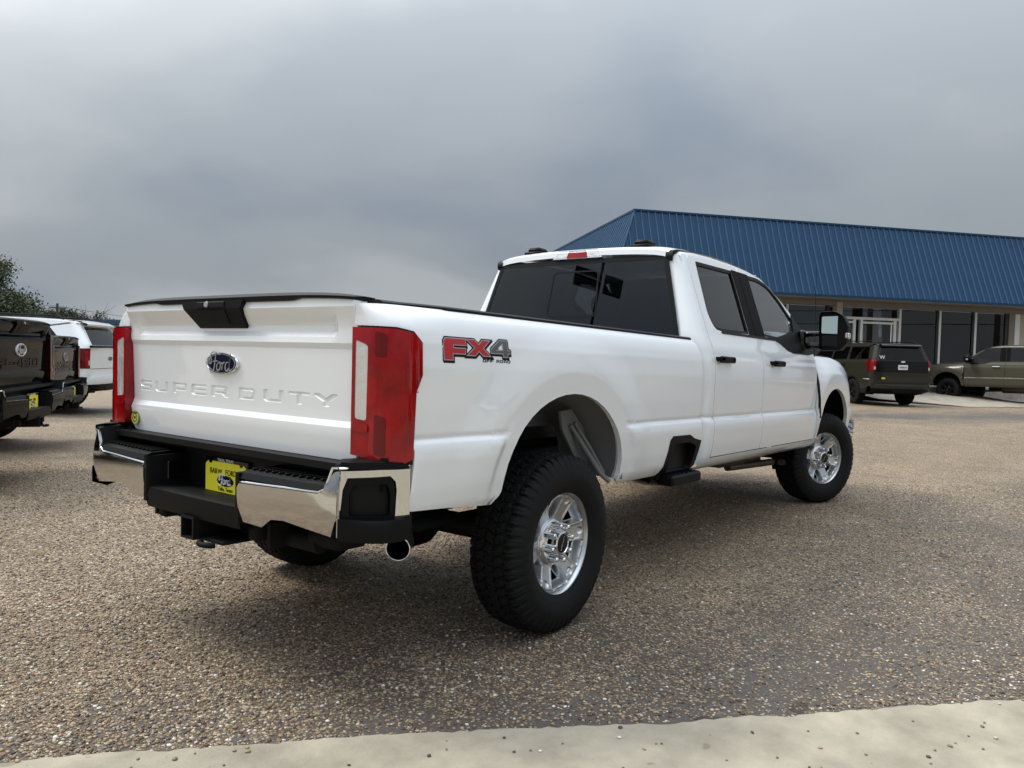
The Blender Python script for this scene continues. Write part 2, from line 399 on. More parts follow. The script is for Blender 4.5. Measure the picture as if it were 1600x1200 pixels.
def script_ford(parent, name, m, T, sc, z=0.0, hh=.001, wd=.026):
    """flowing script word of the oval emblem, drawn with ribbons; unit box about 1 wide"""
    st = [
     [(-.46, .12), (-.50, .02), (-.44, -.02), (-.40, .06), (-.44, .20), (-.36, .27), (-.22, .27), (-.06, .22), (.04, .26)],   # F top sweep
     [(-.20, .26), (-.24, .10), (-.27, -.08), (-.33, -.22), (-.42, -.24), (-.45, -.18)],                                   # F stem
     [(-.34, .03), (-.24, .06), (-.14, .05)],                                                                             # F bar
     [(-.08, .03), (-.15, -.03), (-.17, -.12), (-.12, -.18), (-.04, -.14), (-.01, -.04), (-.04, .03), (-.09, .02), (.04, -.01)],  # o
     [(.05, .03), (.07, -.05), (.05, -.17)], [(.06, -.06), (.12, .02), (.18, .03)],                                        # r
     [(.33, .02), (.25, .03), (.20, -.05), (.20, -.14), (.26, -.18), (.33, -.12), (.37, .02), (.42, .24)], [(.42, .24), (.37, .02), (.35, -.12), (.40, -.18), (.47, -.12)],  # d
    ]
    b = MB()
    for s_ in st:
        P = []                       # smooth
        n = len(s_)
        for i in range(n - 1):
            p0, p1, p2, p3 = (np.array(s_[max(0, min(n - 1, k))]) for k in (i - 1, i, i + 1, i + 2))
            for t in (0, .25, .5, .75): P.append(.5 * ((2 * p1) + (p2 - p0) * t + (2 * p0 - 5 * p1 + 4 * p2 - p3) * t * t + (3 * p1 - p0 - 3 * p2 + p3) * t ** 3))
        P.append(np.array(s_[-1])); k = len(P)
        ws = [wd * (.55 + .6 * math.sin(PI * i / (k - 1))) for i in range(k)]
        L, R_ = ribbon(P, ws); rows = []
        for l, r in zip(L, R_):
            rows.append([tuple(T @ Vector((l[0] * sc, l[1] * sc, z))), tuple(T @ Vector((l[0] * sc, l[1] * sc, z + hh))), tuple(T @ Vector((r[0] * sc, r[1] * sc, z + hh))), tuple(T @ Vector((r[0] * sc, r[1] * sc, z)))])
        b.grid(rows)
    return b.build(name, m, parent, smooth=False)
def oval(a, b_, n=40): return [(a * math.cos(2 * PI * k / n), b_ * math.sin(2 * PI * k / n)) for k in range(n)]
def emblem(parent, T, a, b_, face, rim, ink, name='emblem', th=.012):
    """domed oval badge with chrome ring; T maps (x right, y up, z out)"""
    m = MB(); rows = []
    for s_, z in ((1.0, 0), (1.0, th * .7), (.97, th), (.91, th), (.89, th * .8)):
        rows.append([tuple(T @ Vector((p[0] * s_ + 0, p[1] * s_, z))) for p in oval(a, b_)])
    m.grid(rows, closed=True); o = m.build(name, rim, parent); fixn(o)
    m = MB(); rows = []
    for s_, z in ((.895, .8), (.7, .93), (.4, 1.0), (.001, 1.03)): rows.append([tuple(T @ Vector((p[0] * s_, p[1] * s_, th * z))) for p in oval(a, b_)])
    m.grid(rows, closed=True); q = m.build('emblem_face', face, o); fixn(q)
    m = MB(); rows = []
    for s_, z in ((.84, .85), (.84, 1.02), (.81, 1.02), (.81, .85)): rows.append([tuple(T @ Vector((p[0] * s_, p[1] * s_, th * z))) for p in oval(a, b_)])
    m.grid(rows, closed=True); fixn(m.build('emblem_ring', ink, o))
    script_ford(o, 'emblem_script', ink, T, a * 1.42, th * 1.0, .0022)
    return o

# ------------------------------------------------------------------ wheel
def build_wheel_meshes():
    # tyre: polar height field
    NT = 960; R0 = .421
    prof = []
    for t in np.linspace(0, 1, 14): prof.append(((-.112 - .028 * math.sin(PI * t * .9)), .236 + (.385 - .236) * t))
    tw = np.linspace(-.118, .118, 62)
    full = [(w_, r_, 0) for w_, r_ in prof] + [(w_, 0, 1) for w_ in tw] + [(-w_, r_, 0) for w_, r_ in prof[::-1]]
    th = np.linspace(0, 2 * PI, NT, endpoint=False); V = np.zeros((len(full), NT, 3))
    def tri(x): return 2 * np.abs(2 * (x - np.floor(x + .5))) - 1
    for i, (w_, r_, k) in enumerate(full):
        if k:
            base = R0 - .010 * (abs(w_) / .118) ** 2.2 - (.012 * max(0, (abs(w_) - .100) / .018) ** 2)
            n = 54; ph = th / (2 * PI) * n
            zz = .0065 * tri(ph)
            d = np.zeros(NT)
            for g0, hw in ((-.074, .0075), (-.026, .006), (.026, .006), (.074, .0075)):
                e_ = np.abs(w_ - g0 - zz * (1 if abs(g0) > .05 else -1)) ; d = np.maximum(d, np.clip((hw - e_) / .002, 0, 1))
            rib = int(np.digitize(w_, [-.074, -.026, .026, .074]))
            sh = [0, .35, .7, .2, .55][rib]; sl_ = [0, 9, -9, 9, 0][rib]
            fr = (ph + sh + w_ * sl_) % 1.0; gw = .13 if rib in (0, 4) else .085
            d = np.maximum(d, np.clip((gw - np.abs(fr - .5)) / .045, 0, 1) * (.9 if rib in (0, 4) else .7))
            fr2 = (ph * 3 + sh * 2 + w_ * sl_ * 3 + .12 * np.sin(w_ * 700)) % 1.0
            d = np.maximum(d, (np.abs(fr2 - .5) < .07) * .4)
            rr = base - .014 * d
            if rib in (0, 4): rr = rr - .002 * (np.floor(ph + sh) % 2)
            V[i, :, 1] = -w_
        else:
            rr = np.full(NT, r_); lat = w_; sgn = np.sign(w_)
            ph = th / (2 * PI) * 54; fr = (ph + (0 if w_ < 0 else .55)) % 1.0
            if r_ > .352:        # shoulder lugs reach over the sidewall
                lug = np.clip((.33 - np.abs(fr - 0.0 - np.round(fr))) / .05, 0, 1); lat = w_ + sgn * .004 * lug * min(1, (r_ - .352) / .012)
            if .262 < r_ < .274: lat = w_ + sgn * .0025
            if .300 < r_ < .330:
                lat = w_ + sgn * .0012 * (np.sin(th * 61) * np.sin(th * 23) > .25) * ((th % PI) < 1.2)
            V[i, :, 1] = -(lat if hasattr(lat, '__len__') else np.full(NT, lat))
        V[i, :, 0] = rr * np.cos(th); V[i, :, 2] = rr * np.sin(th)
    b = MB(); b.grid(V, closed=True); ty = b.build('tyre', M['rubber'], None, smooth=True, ang=40); fixn(ty)
    # rim face
    NR, NTh = 66, 504; rs = np.linspace(.05, .2425, NR); th = np.linspace(0, 2 * PI, NTh, endpoint=False)
    Rg, Tg = np.meshgrid(rs, th, indexing='ij')
    sp = np.interp(Rg, [.05, .09, .105, .16, .205, .214, .222, .228, .236, .2425], [.055, .056, .052, .070, .087, .089, .082, .098, .106, .100])
    d_th = (Tg + PI / 6) % (PI / 3) - PI / 6
    rad = Rg * np.cos(d_th); tan = Rg * np.sin(d_th)
    hx = .048; hy = np.clip(.0465 + (rad - .158) * .50, .015, .08); q1 = np.abs(rad - .1575) - (hx - .018); q2 = np.abs(tan) - (hy - .018)
    sdv = np.hypot(np.maximum(q1, 0), np.maximum(q2, 0)) + np.minimum(np.maximum(q1, q2), 0) - .018
    wall = np.clip(-sdv / .013, 0, 1); wall = wall * wall * (3 - 2 * wall)
    W = sp - .045 * wall
    out = np.clip(1 - np.abs(sdv - .0) / .0045, 0, 1); W = W + .0018 * out * (Rg < .215)
    # shallow pocket where two spokes meet the rim
    d2 = (Tg) % (PI / 3) - PI / 6; pk = np.clip((.016 - np.hypot((Rg * np.cos(d2) - .192) * 1.0, Rg * np.sin(d2) * .9)) / .006, 0, 1)
    W = W - .009 * pk - .0035 * np.clip((sdv - .006) / .004, 0, 1) * ((Rg > .105) & (Rg < .19))
    P = np.stack([Rg * np.cos(Tg), -W, Rg * np.sin(Tg)], -1); keep = sdv > -.0135
    F = []
    for i in range(NR - 1):
        for j in range(NTh):
            k = (j + 1) % NTh
            if keep[i, j] or keep[i, k] or keep[i + 1, j] or keep[i + 1, k]: F.append((i * NTh + j, i * NTh + k, (i + 1) * NTh + k, (i + 1) * NTh + j))
    b = MB(); b.add(P.reshape(-1, 3), F)
    b.lathe([(.2425, -.100), (.240, -.085), (.215, -.07), (.205, .0), (.21, .11), (.238, .12)], 64)
    rim = b.build('rim', M['alloy'], None, smooth=True, ang=50)
    b = MB(); b.lathe([(.001, .02), (.19, .02), (.20, .0), (.19, .06)], 40); b.lathe([(.07, -.02), (.165, -.02), (.165, .02)], 40)
    disc = b.build('brake_disc', M['under'])
    b = MB(); b.lathe([(.108, -.045), (.106, -.058), (.098, -.064), (.070, -.066), (.066, -.072), (.060, -.10), (.056, -.112), (.048, -.116), (.046, -.112), (.044, -.112)], 48)
    hub = b.build('hub_cap', M['chrome'], None, ang=40); fixn(hub)
    b = MB(); b.lathe([(.0445, -.1125), (.001, -.114)], 32); hc = b.build('hub_centre', M['gloss_black']); fixn(hc)
    b = MB(); b.lathe([(.0165, 0), (.0155, -.035), (.0125, -.05), (.0125, -.058), (.010, -.063), (.004, -.066), (.0005, -.066)], 12); lug = b.build('lug_nut', M['chrome'], None, ang=60); fixn(lug)
    tx = font_mesh('SUPER DUTY', .0125, M['fxgrey'], None, 'hub_lettering', frame((0, -.1142, 0), (0, 0, 1), (-1, 0, 0)))
    return ty, rim, disc, hub, hc, lug, tx
WT = build_wheel_meshes()
def wheel(parent, loc, side, spin, rim_mat=None, scale=1.0, steer=0, hubm=None):
    """side -1: right-hand wheel, +1: left-hand wheel"""
    ty, rim, disc, hub, hc, lug, tx = WT
    r = empty('wheel', loc, (PI if side > 0 else 0) + steer, parent); r.scale = (scale,) * 3
    for src in (ty, rim, disc, hub):
        o = src.copy(); COL.objects.link(o); o.parent = r
        if src is not ty: o.rotation_euler = (0, spin, 0)
        if src is rim: o.scale = (1.045, 1.0, 1.045)
        if src is rim and rim_mat:
            o.material_slots[0].link = 'OBJECT'; o.material_slots[0].material = rim_mat
        if src is hub and hubm:
            o.material_slots[0].link = 'OBJECT'; o.material_slots[0].material = hubm
        if rim_mat is None or src is not hub or True: pass
    for src in (hc, tx):
        o = src.copy(); COL.objects.link(o); o.parent = r; o.rotation_euler = (0, spin, 0)
    if rim_mat is None:
        for k in range(8):
            o = lug.copy(); COL.objects.link(o); o.parent = r; a = 2 * PI * k / 8 + .2
            o.location = (.083 * math.cos(a), -.056, .083 * math.sin(a))
    return r

# ------------------------------------------------------------------ the big pickup
def sm(zs, vs_):
    zs = np.array(zs); vs_ = np.array(vs_)
    def f(z):
        z = np.asarray(z, float); a = 0
        for d in (-.006, -.003, 0, .003, .006): a = a + np.interp(z + d, zs, vs_)
        return a / 5
    return f
LOWZ = [.58, .63, .66, .70, .78, .88, .925, .945, .957, .964, .974, 1.06, 1.22]; LOWY = [.90, .93, .965, .988, 1.004, 1.014, 1.013, 1.006, .990, .988, .996, 1.002, 1.006]
ZR = (.66, .70, .90, .925, .938, .946, .952, .957, .961, .965, .970, .975, .985, 1.30, 1.32, 1.34, 1.36, 1.38, 1.40, 1.42)
ybed = sm(LOWZ + [1.31, 1.36, 1.40, 1.425, 1.44], LOWY + [1.0, .987, .968, .948, .92])
ycab = sm(LOWZ + [1.30, 1.335, 1.345, 1.40, 1.44, 1.48, 1.53, 2.0, 2.06, 2.09], LOWY + [1.003, .998, .992, .982, .965, .947, .93, .752, .722, .70])
LOWS = [.90, .93, .962, .980, .992, .999, 1.0, 1.0, 1.0, 1.0, 1.0, 1.002, 1.006]
ybed_s = sm(LOWZ + [1.31, 1.36, 1.40, 1.425, 1.44], LOWS + [1.0, .987, .968, .948, .92])
yfen_s = sm(LOWZ[:11] + [1.05, 1.19, 1.28, 1.34, 1.40, 1.44, 1.46], LOWS[:11] + [1.0, 1.0, .982, .955, .905, .85, .78])
yfen = sm(LOWZ[:11] + [1.05, 1.19, 1.28, 1.34, 1.40, 1.44, 1.46], LOWY[:11] + [1.0, 1.0, .982, .955, .905, .85, .78])
CR = .11
def map_bed(s, z):
    s = np.asarray(s, float); z = np.asarray(z, float); Y = ybed(z)
    dx = s + .012; r = np.sqrt((dx / .50) ** 2 + (np.maximum(z - .72, 0) / .40) ** 2)
    k0 = np.clip((1.24 - r) / .12, 0, 1); k0 = k0 * k0 * (3 - 2 * k0); Y = Y * (1 - k0) + ybed_s(z) * k0
    f1 = np.clip((1.75 - r) / .5, 0, 1); f1 = f1 * f1 * (3 - 2 * f1); f2 = np.clip((1.25 - r) / .25, 0, 1); fl = (.020 * f1 - .010 * f2) * np.clip((z - .62) / .3, 0, 1)
    Y = Y + fl - .018 * np.clip((z - 1.35) / .09, 0, 1) ** 1.5 * np.clip((-.85 - s) / .2, 0, 1)
    t = np.maximum(-1.04 - s, 0); a = np.clip(t / CR, 0, PI / 2)
    x = np.where(s >= -1.04, s, -1.04 - CR * np.sin(a)); y = -Y + CR * (1 - np.cos(a)); k = np.clip((t - CR * PI / 2) / .09, 0, 1.2)
    y = y * (1 - k) + (-.795) * k
    return x, y, z
def map_cab(x, z): return x, -ycab(z), z
def map_fen(s, z):
    Y = yfen(z); xs = np.array([3.8, 4.8, 4.95, 5.1, 5.25, 5.36, 5.42, 5.46]); ys = np.array([0, 0, -.006, -.026, -.075, -.15, -.26, -.40])
    # s runs along the plan curve, close to x; the nose tucks in
    dy = np.interp(s, xs, ys)
    for d in (-.04, .04): dy = dy + np.interp(s + d, xs, ys)
    dy = dy / 3
    dx_ = s - 4.5; r = np.sqrt((dx_ / .50) ** 2 + (np.maximum(z - .72, 0) / .42) ** 2); k0 = np.clip((1.26 - r) / .14, 0, 1); k0 = k0 * k0 * (3 - 2 * k0); Y = Y * (1 - k0) + yfen_s(z) * k0
    f1 = np.clip((1.7 - r) / .42, 0, 1); f1 = f1 * f1 * (3 - 2 * f1); f2 = np.clip((1.28 - r) / .28, 0, 1); fl = (.026 * f1 - .010 * f2) * np.clip((z - .62) / .3, 0, 1)
    return s, -(Y + fl + dy), z
def arch_(cx_, a, cz, b_, z_from, rear, front, n=22):
    """points from the rear foot over the wheel to the front foot"""
    t0 = math.acos(min(1, 0)) ; out = []
    for k in range(n + 1):
        t = PI - PI * k / n; out.append((cx_ + a * math.cos(t), cz + b_ * math.sin(t)))
    return rear + out + front
def rings(cx_, a, cz, b_, rs_, z0=.66):
    out = []
    for k in rs_:
        for t in np.linspace(-.05, PI + .05, int(90 * k)):
            out.append((cx_ + a * k * math.cos(t), cz + b_ * k * math.sin(t)))
        for z in np.arange(z0, cz, .025): out += [(cx_ + a * k, z), (cx_ - a * k, z)]
    return out
def make_tailgate(root, P, letters, lm, emb=None):
    zs = [.86, .985, 1.004, 1.014, 1.283, 1.293, 1.312, 1.345, 1.358, 1.40, 1.43, 1.462]; a = [-1.134, -1.150, -1.136, -1.132, -1.142, -1.152, -1.152, -1.126, -1.123, -1.158, -1.176, -1.168]
    b_ = [-1.134, -1.150, -1.136, -1.132, -1.142, -1.152, -1.152, -1.150, -1.150, -1.162, -1.176, -1.168]
    fa, fb = (lambda z: np.interp(z, zs, a)), (lambda z: np.interp(z, zs, b_))
    polys = []
    for ch, y0, y1, z0, z1 in letters: polys += [('h' if i else 'o', lp) for i, lp in enumerate(glyph(ch, y0, y1, z0, z1))]
    bev = .004
    def mp(y, z):
        y = np.asarray(y, float); z = np.asarray(z, float); w_ = np.clip((.70 - np.abs(y)) / .03, 0, 1); X = 0
        for d in (-.005, 0, .005): X = X + (fa(z + d) * w_ + fb(z + d) * (1 - w_)) / 3
        X = X + .012 * (np.abs(y) / .8) ** 4
        P2 = np.stack([np.atleast_1d(y).ravel(), np.atleast_1d(z).ravel()], -1); dep = np.zeros(len(P2)); ins = np.zeros(len(P2), bool); dd = np.full(len(P2), 1e9)
        m_ = (P2[:, 1] > 1.0) & (P2[:, 1] < 1.2)
        if letters and m_.any():
            for k, lp in polys: ins[m_] ^= inside(P2[m_], lp); dd[m_] = np.minimum(dd[m_], edist(P2[m_], lp))
            dep = np.where(ins, np.clip(dd / bev, 0, 1) * .005, 0)
        return X + dep.reshape(X.shape), y, z
    loops = []
    for k, lp in polys: loops += [lp, offset(lp, -bev if k == 'o' else bev)]
    outl = rnd([(-.79, .868), (.79, .868), (.80, 1.0), (.80, 1.462), (-.80, 1.462), (-.80, 1.0)], [.03, .03, 0, .008, .008, 0])
    tg = panel('tailgate', outl, mp, P, root, step=.022, flange=.04, out=(-1, 0, 0), loops=loops, auto=True, ang=14)
    # spoiler cap
    cp = [(-1.168, 1.463), (-1.182, 1.466), (-1.186, 1.474), (-1.170, 1.487), (-1.12, 1.492), (-1.07, 1.49), (-1.065, 1.463)]
    rows = []
    for y in np.linspace(-.80, .80, 41):
        dz = 0; low = 0
        ay = abs(y); low = .010 * np.clip((.52 - ay) / .05, 0, 1); rows.append([(x + .012 * (ay / .8) ** 4, y, (z if z > 1.47 else z - low) - (.012 + .012 * (z > 1.48)) * (ay / .8) ** 5) for x, z in cp])
    b = MB(); b.grid(rows); n0 = len(cp); b.add(rows[0], [tuple(range(n0))]); b.add(rows[-1], [tuple(range(n0))[::-1]])
    fixn(b.build('tailgate_cap', M['plastic2'], tg, rake=True, ang=40))
    # handle bezel
    b = MB(); q = [[(.225, 1.464), (.205, 1.43), (.17, 1.352), (-.17, 1.352), (-.205, 1.43), (-.225, 1.464)]]
    X = {1.464: -1.192, 1.43: -1.194, 1.352: -1.135}; hy_ = .045
    fr_ = [(X[z], y + hy_, z) for y, z in q[0]]; bk = [(-1.11, y + hy_, z) for y, z in q[0]]
    b.add(fr_ + bk, [(0, 1, 4, 5), (1, 2, 3, 4)] + [(i, (i + 1) % 6, 6 + (i + 1) % 6, 6 + i) for i in range(6)])
    hb = fixn(b.build('handle_bezel', M['plastic'], tg, smooth=False, rake=True))
    b = MB(); sl2 = (-1.135 + 1.194) / (1.352 - 1.43)
    def hx_(z, e_): return -1.194 + (1.43 - z) * .756 - e_
    V = [(hx_(1.425, .004), .10, 1.425), (hx_(1.425, .004), -.10, 1.425), (hx_(1.368, .004), -.075, 1.368), (hx_(1.368, .004), .075, 1.368)]
    V = [(x, y + .045, z) for x, y, z in V]; V2 = [(x + .01, y, z) for x, y, z in V]; b.add(V + V2, [(0, 1, 2, 3)] + [(i, (i + 1) % 4, 4 + (i + 1) % 4, 4 + i) for i in range(4)])
    fixn(b.build('tailgate_handle', M['plastic'], hb, smooth=False, rake=True))
    b = MB(); b.box((-1.197, -.055, 1.434), (-1.192, .145, 1.458), .002); b.build('camera_cover', M['plastic2'], hb, rake=True)
    b = MB(); b.lathe([(.0, -.005), (.011, -.005), (.013, 0), (.013, .006)], 16, 'x', (-1.197, .07, 1.447)); fixn(b.build('camera_lens', M['fxgrey'], hb, rake=True))
    if emb:
        e_ = emb; T = frame((-1.139, .03 if len(e_) and e_[2] is M['navy'] else 0, 1.203 + .0206), (0, -1, 0), (0, 0, 1))
        emblem(tg, T, e_[0], e_[1], *e_[2:])
    return tg
def super_truck(name, P, letters, trim, hero=True, emb=None, rim=None, lift=0.0, chrome=True):
    root = empty(name)
    PL = M['plastic']
    # ---- bed sides
    lamp = [(-1.30, 1.362), (-1.12, 1.357), (-1.06, 1.346), (-1.022, 1.312), (-1.018, 1.19), (-1.047, 1.13), (-1.052, 1.0), (-1.056, .872)]
    ar = arch_(-.012, .50, .72, .40, 0, [(-.56, .668), (-.525, .70)], [(.484, .668), (.50, .655)])
    outl = [(-1.30, 1.44)] + lamp + [(-1.062, .705), (-.86, .693)] + ar + [(.58, .648), (.955, .648), (.985, .70), (1.02, .845), (1.05, .87), (1.28, .868), (1.35, .842), (1.452, .825), (1.452, 1.44)]
    bs = panel('bed_side', outl[::-1], map_bed, P, root, step=.03, flange=.025, hole_flange=False, zrows=ZR, xp=rings(-.012, .50, .72, .40, (1.03, 1.07, 1.12, 1.17, 1.205, 1.225, 1.24, 1.255, 1.27, 1.29, 1.33)))
    # rolled arch lip + wheelhouse
    full_arch = [(-.56, .668), (-.525, .70)] + [(-.012 + .5 * math.cos(PI - PI * k / 30), .72 + .4 * math.sin(PI - PI * k / 30)) for k in range(31)] + [(.484, .668)]
    b = MB(); A = np.array(full_arch); ys0 = map_bed(A[:, 0], A[:, 1])[1]
    rows = []
    for (x, z), y in zip(full_arch, ys0):
        dx, dz = x + .012, (z - .6) * 1.3; L = math.hypot(dx, dz) + 1e-6; ux, uz = dx / L, dz / L
        rows.append([(x, y + .001, z), (x + ux * .004, y + .012, z + uz * .004), (x + ux * .022, y + .016, z + uz * .022), (x + ux * .03, y + .05, z + uz * .03)])
    b.grid(rows); b.build('arch_lip', P, bs, rake=True, ang=60)
    b = MB(); rows = []
    for (x, z) in full_arch:
        dx, dz = x + .012, (z - .6) * 1.3; L = math.hypot(dx, dz) + 1e-6; ux, uz = dx / L, dz / L
        rows.append([(x + ux * .03, -.985, z + uz * .03), (x + ux * .035, -.90, z + uz * .035), (x + ux * .03, -.75, z + uz * .03), (x + ux * .02, -.60, z + uz * .02)])
    b.grid(rows)
    wall = [(x * 1.05, -.60, z + .03) for x, z in full_arch if z > .9]; wall = [(wall[0][0], -.60, .93)] + wall + [(wall[-1][0], -.60, .93)]
    b.add(wall, [tuple(range(len(wall)))]); wh = b.build('wheelhouse', M['bedgrey'] if hero else M['under'], bs, rake=True, ang=40)
    if hero:
        b = MB()      # liner leg with its rib at the front of the arch, and a pressed patch inside
        lg = [(.20, 1.02), (.30, 1.03), (.42, .93), (.47, .83), (.475, .665), (.43, .655), (.33, .80), (.22, .93)]
        b.prism(lg, 'y', -.80, -.785); b.tube([(.28, -.81, .95), (.37, -.85, .82), (.44, -.90, .70), (.465, -.94, .66)], [.010, .015, .015, .012], 10)
        b.tube([(.32, -.81, .96), (.41, -.85, .83), (.47, -.90, .70)], [.008, .010, .010], 8)
        b.box((-.30, -.625, 1.0), (.10, -.605, 1.07), .01)
        fixn(b.build('arch_liner', M['bedgrey'], bs, rake=True, ang=35))
    mirrored_list = [bs] + [c for c in bs.children if c.name.split('.')[0] in ('arch_lip', 'wheelhouse')]
    ml = mirrored(bs); 
    for c in mirrored_list[1:]:
        q = mirrored(c); q.parent = ml
    # ---- FX4 decal on the right side
    if hero:
        def deco(loops, m, nm, par, off, name_='decal'):
            return panel(nm, loops[0], lambda s, z: map_bed(s, z), m, par, holes=loops[1:], step=.2, flange=.0008, off=off, auto=True)
        dl = empty('off_road_decal', parent=root); 
        gs = [glyph('F', -.903, -.775, 1.250, 1.332), glyph('X', -.772, -.625, 1.270, 1.332), glyph('4', -.622, -.500, 1.270, 1.337)]
        # F is drawn with a long stem: bars in the upper part
        gs[0] = [[(-.903, 1.250), (-.903, 1.320), (-.892, 1.332), (-.775, 1.332), (-.775, 1.307), (-.85, 1.307), (-.85, 1.297), (-.78, 1.297), (-.78, 1.274), (-.852, 1.274), (-.852, 1.250)]]
        for gi, (gl_, mm) in enumerate(zip(gs, (M['fxred'], M['fxred'], M['fxdark']))):
            def off_(d): return [offset(lp, d if i == 0 else -d) for i, lp in enumerate(gl_)]
            sh = [[(x + .004, z - .005) for x, z in lp] for lp in off_(.006)]
            deco(sh[:1], M['ink'], 'letter_shadow', dl, .0010); deco(off_(.006)[:1], M['ink'], 'letter_edge', dl, .0016)
            deco(off_(.0015) if gi < 2 else off_(.0015), M['fxgrey'], 'letter_outline', dl, .0022); deco(off_(-.0022), mm, 'letter_face', dl, .0028)
        xs = [-.675, -.655, -.635, None, -.593, -.573, -.552, -.530]; x = -.676
        for ch in 'OFF ROAD':
            if ch == ' ': x += .016; continue
            deco(glyph(ch, x, x + .0185, 1.247, 1.259), M['ink'], 'small_letter', dl, .0012); x += .0235
    # ---- bed interior, rails
    b = MB(); b.box((-1.12, -.56, .98), (1.44, .56, 1.0)); b.box((1.41, -.86, 1.0), (1.44, .86, 1.43))
    for s_ in (-1, 1): b.box((-1.05, min(s_ * .80, s_ * .78), 1.20), (1.41, max(s_ * .80, s_ * .78), 1.43))
    b.build('bed_box', P, root, rake=True, smooth=False)
    for s_ in (-1, 1):
        b = MB(); rows = []
        for x in [-1.095, -1.04, -.9, -.8, -.4, 0, .4, .8, 1.2, 1.44]:
            k = .012 + .05 * max(0, min(1, (-.85 - x) / .2))
            rows.append([(x, s_ * (.940 - k), 1.438), (x, s_ * (.940 - k), 1.448), (x, s_ * (.928 - k), 1.455), (x, s_ * .85, 1.458), (x, s_ * .80, 1.454), (x, s_ * .795, 1.43)])
        b.grid(rows); n0 = 6; b.add(rows[0], [tuple(range(6))]); b.add(rows[-1], [tuple(range(6))])
        fixn(b.build('bed_rail_cap', M['plastic2'], root, rake=True, ang=30))
    # ---- tailgate
    make_tailgate(root, P, letters, None, emb)
    # ---- tail lights
    la = [(-1.296, 1.355), (-1.12, 1.350), (-1.065, 1.339), (-1.029, 1.307), (-1.025, 1.192), (-1.054, 1.132), (-1.059, 1.0), (-1.063, .895), (-1.09, .882), (-1.296, .90)]
    def mapL(s, z):
        x, y, z2 = map_bed(s, np.full_like(np.asarray(z, float), 1.15)); bl = .014 * (1 + 0 * z); return x - .016 * np.clip((-1.06 - s) / .08, 0, 1), y - .012 * np.clip((s + 1.2) / .1, 0, 1), z
    hole = rnd([(-1.281, 1.03), (-1.225, 1.025), (-1.222, 1.29), (-1.281, 1.31)], .012)
    tl = panel('tail_light', la[::-1], mapL, M['red'] if trim != 'dark' else M['smoked'], root, holes=[hole[::-1]], step=.03, flange=.055)
    panel('reverse_lens', hole, mapL, M['clear'] if trim != 'dark' else M['smoked'], tl, step=.03, flange=.0, off=-.002)
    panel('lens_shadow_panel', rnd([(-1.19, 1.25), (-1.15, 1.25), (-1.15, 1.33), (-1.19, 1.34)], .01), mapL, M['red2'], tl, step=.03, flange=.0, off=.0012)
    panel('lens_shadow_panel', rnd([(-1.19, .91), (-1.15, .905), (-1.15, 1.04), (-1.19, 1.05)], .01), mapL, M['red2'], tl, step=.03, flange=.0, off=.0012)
    for k in range(18):
        z = .955 + k * .0195
        xx = -1.098 if not 9 < k < 40 else -1.095
        x2 = -1.068 if z < 1.13 else -1.046
        panel('lens_rib', [(xx, z), (x2, z), (x2, z + .0035), (xx, z + .0035)], mapL, M['red'], tl, step=.05, flange=.002, off=.0015)
    panel('lamp_ledge', [(-1.291, .985), (-1.215, .985), (-1.215, 1.008), (-1.222, 1.014), (-1.291, 1.014)], mapL, M['red'], tl, step=.03, flange=.004, off=.004)
    ch = list(tl.children); mtl = mirrored(tl)
    for c in ch:
        q = mirrored(c); q.parent = mtl
    # black gasket behind lamps and filler under them
    for s_ in (-1, 1):
        b = MB(); pts = la; rows = []
        q = [(-1.27, 1.361), (-1.12, 1.3565), (-1.062, 1.345), (-1.0225, 1.311), (-1.0185, 1.19), (-1.0475, 1.129), (-1.0525, 1.0), (-1.0565, .873), (-1.27, .873)]
        g_ = panel('lamp_gasket', q, lambda s, z: mapL(s, z), M['gloss_black'], root, step=.04, flange=.02, off=-.011)
        if s_ > 0:
            mg = mirrored(g_); bpy.data.objects.remove(g_)
    # ---- cab side panels
    def xr(z): return 1.50 + max(0, z - 1.45) * .20
    rows = []
    for z in [.66, .70, .75, .80, .86, .90, .925, .935, .945, .951, .957, .962, .966, .970, .975, .99, 1.03, 1.08, 1.14, 1.2, 1.26, 1.30, 1.335, 1.36, 1.39, 1.42, 1.45] + list(np.linspace(1.50, 2.0, 14)):
        z = float(z); Y = float(ycab(z)); x0 = xr(z); xc = 1.648 if z < 1.5 else 1.648 + (z - 1.5) * .09; yg = .80 if z < 1.5 else .825 - (z - 1.5) * .35
        r_ = min(.09, Y - yg - .005); row = [(x0 + .014, -(yg - .03), z), (x0 + .008, -yg - .008, z)]
        for k in range(7): a = PI / 2 * k / 6; row.append((x0 + .008 + r_ * (1 - math.cos(a)), -(Y - r_ + r_ * math.sin(a)), z))
        row += [((x0 + .008 + r_) * .5 + xc * .5, -Y, z), (xc, -Y, z), (xc, -Y + .02, z)]
        rows.append(row)
    b = MB(); b.grid(rows); cp_ = b.build('cab_corner', P, root, rake=True, ang=50); fixn(cp_); mirrored(cp_)
    b = MB(); b.box((1.516, -.80, .95), (1.53, .80, 1.50)); b.build('cab_back', P, root, rake=True)
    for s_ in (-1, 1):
        b = MB(); b.box((1.456, min(s_ * .968, s_ * .90), .70), (1.484, max(s_ * .968, s_ * .90), 1.32)); b.build('bed_gap_shade', M['ink'], root, rake=True)  # black strip put in for the shade of the open bed-to-cab gap
    # ---- rear window: curved glass with sliding centre
    gl = rnd([(-.815, 1.435), (.815, 1.435), (.67, 1.985), (-.67, 1.985)], .03, 4)
    def mapg(y, z): y = np.asarray(y, float); z = np.asarray(z, float); return 1.50 + np.maximum(0, z - 1.45) * .20 - .022 * (1 - (y / .8) ** 2), y, z
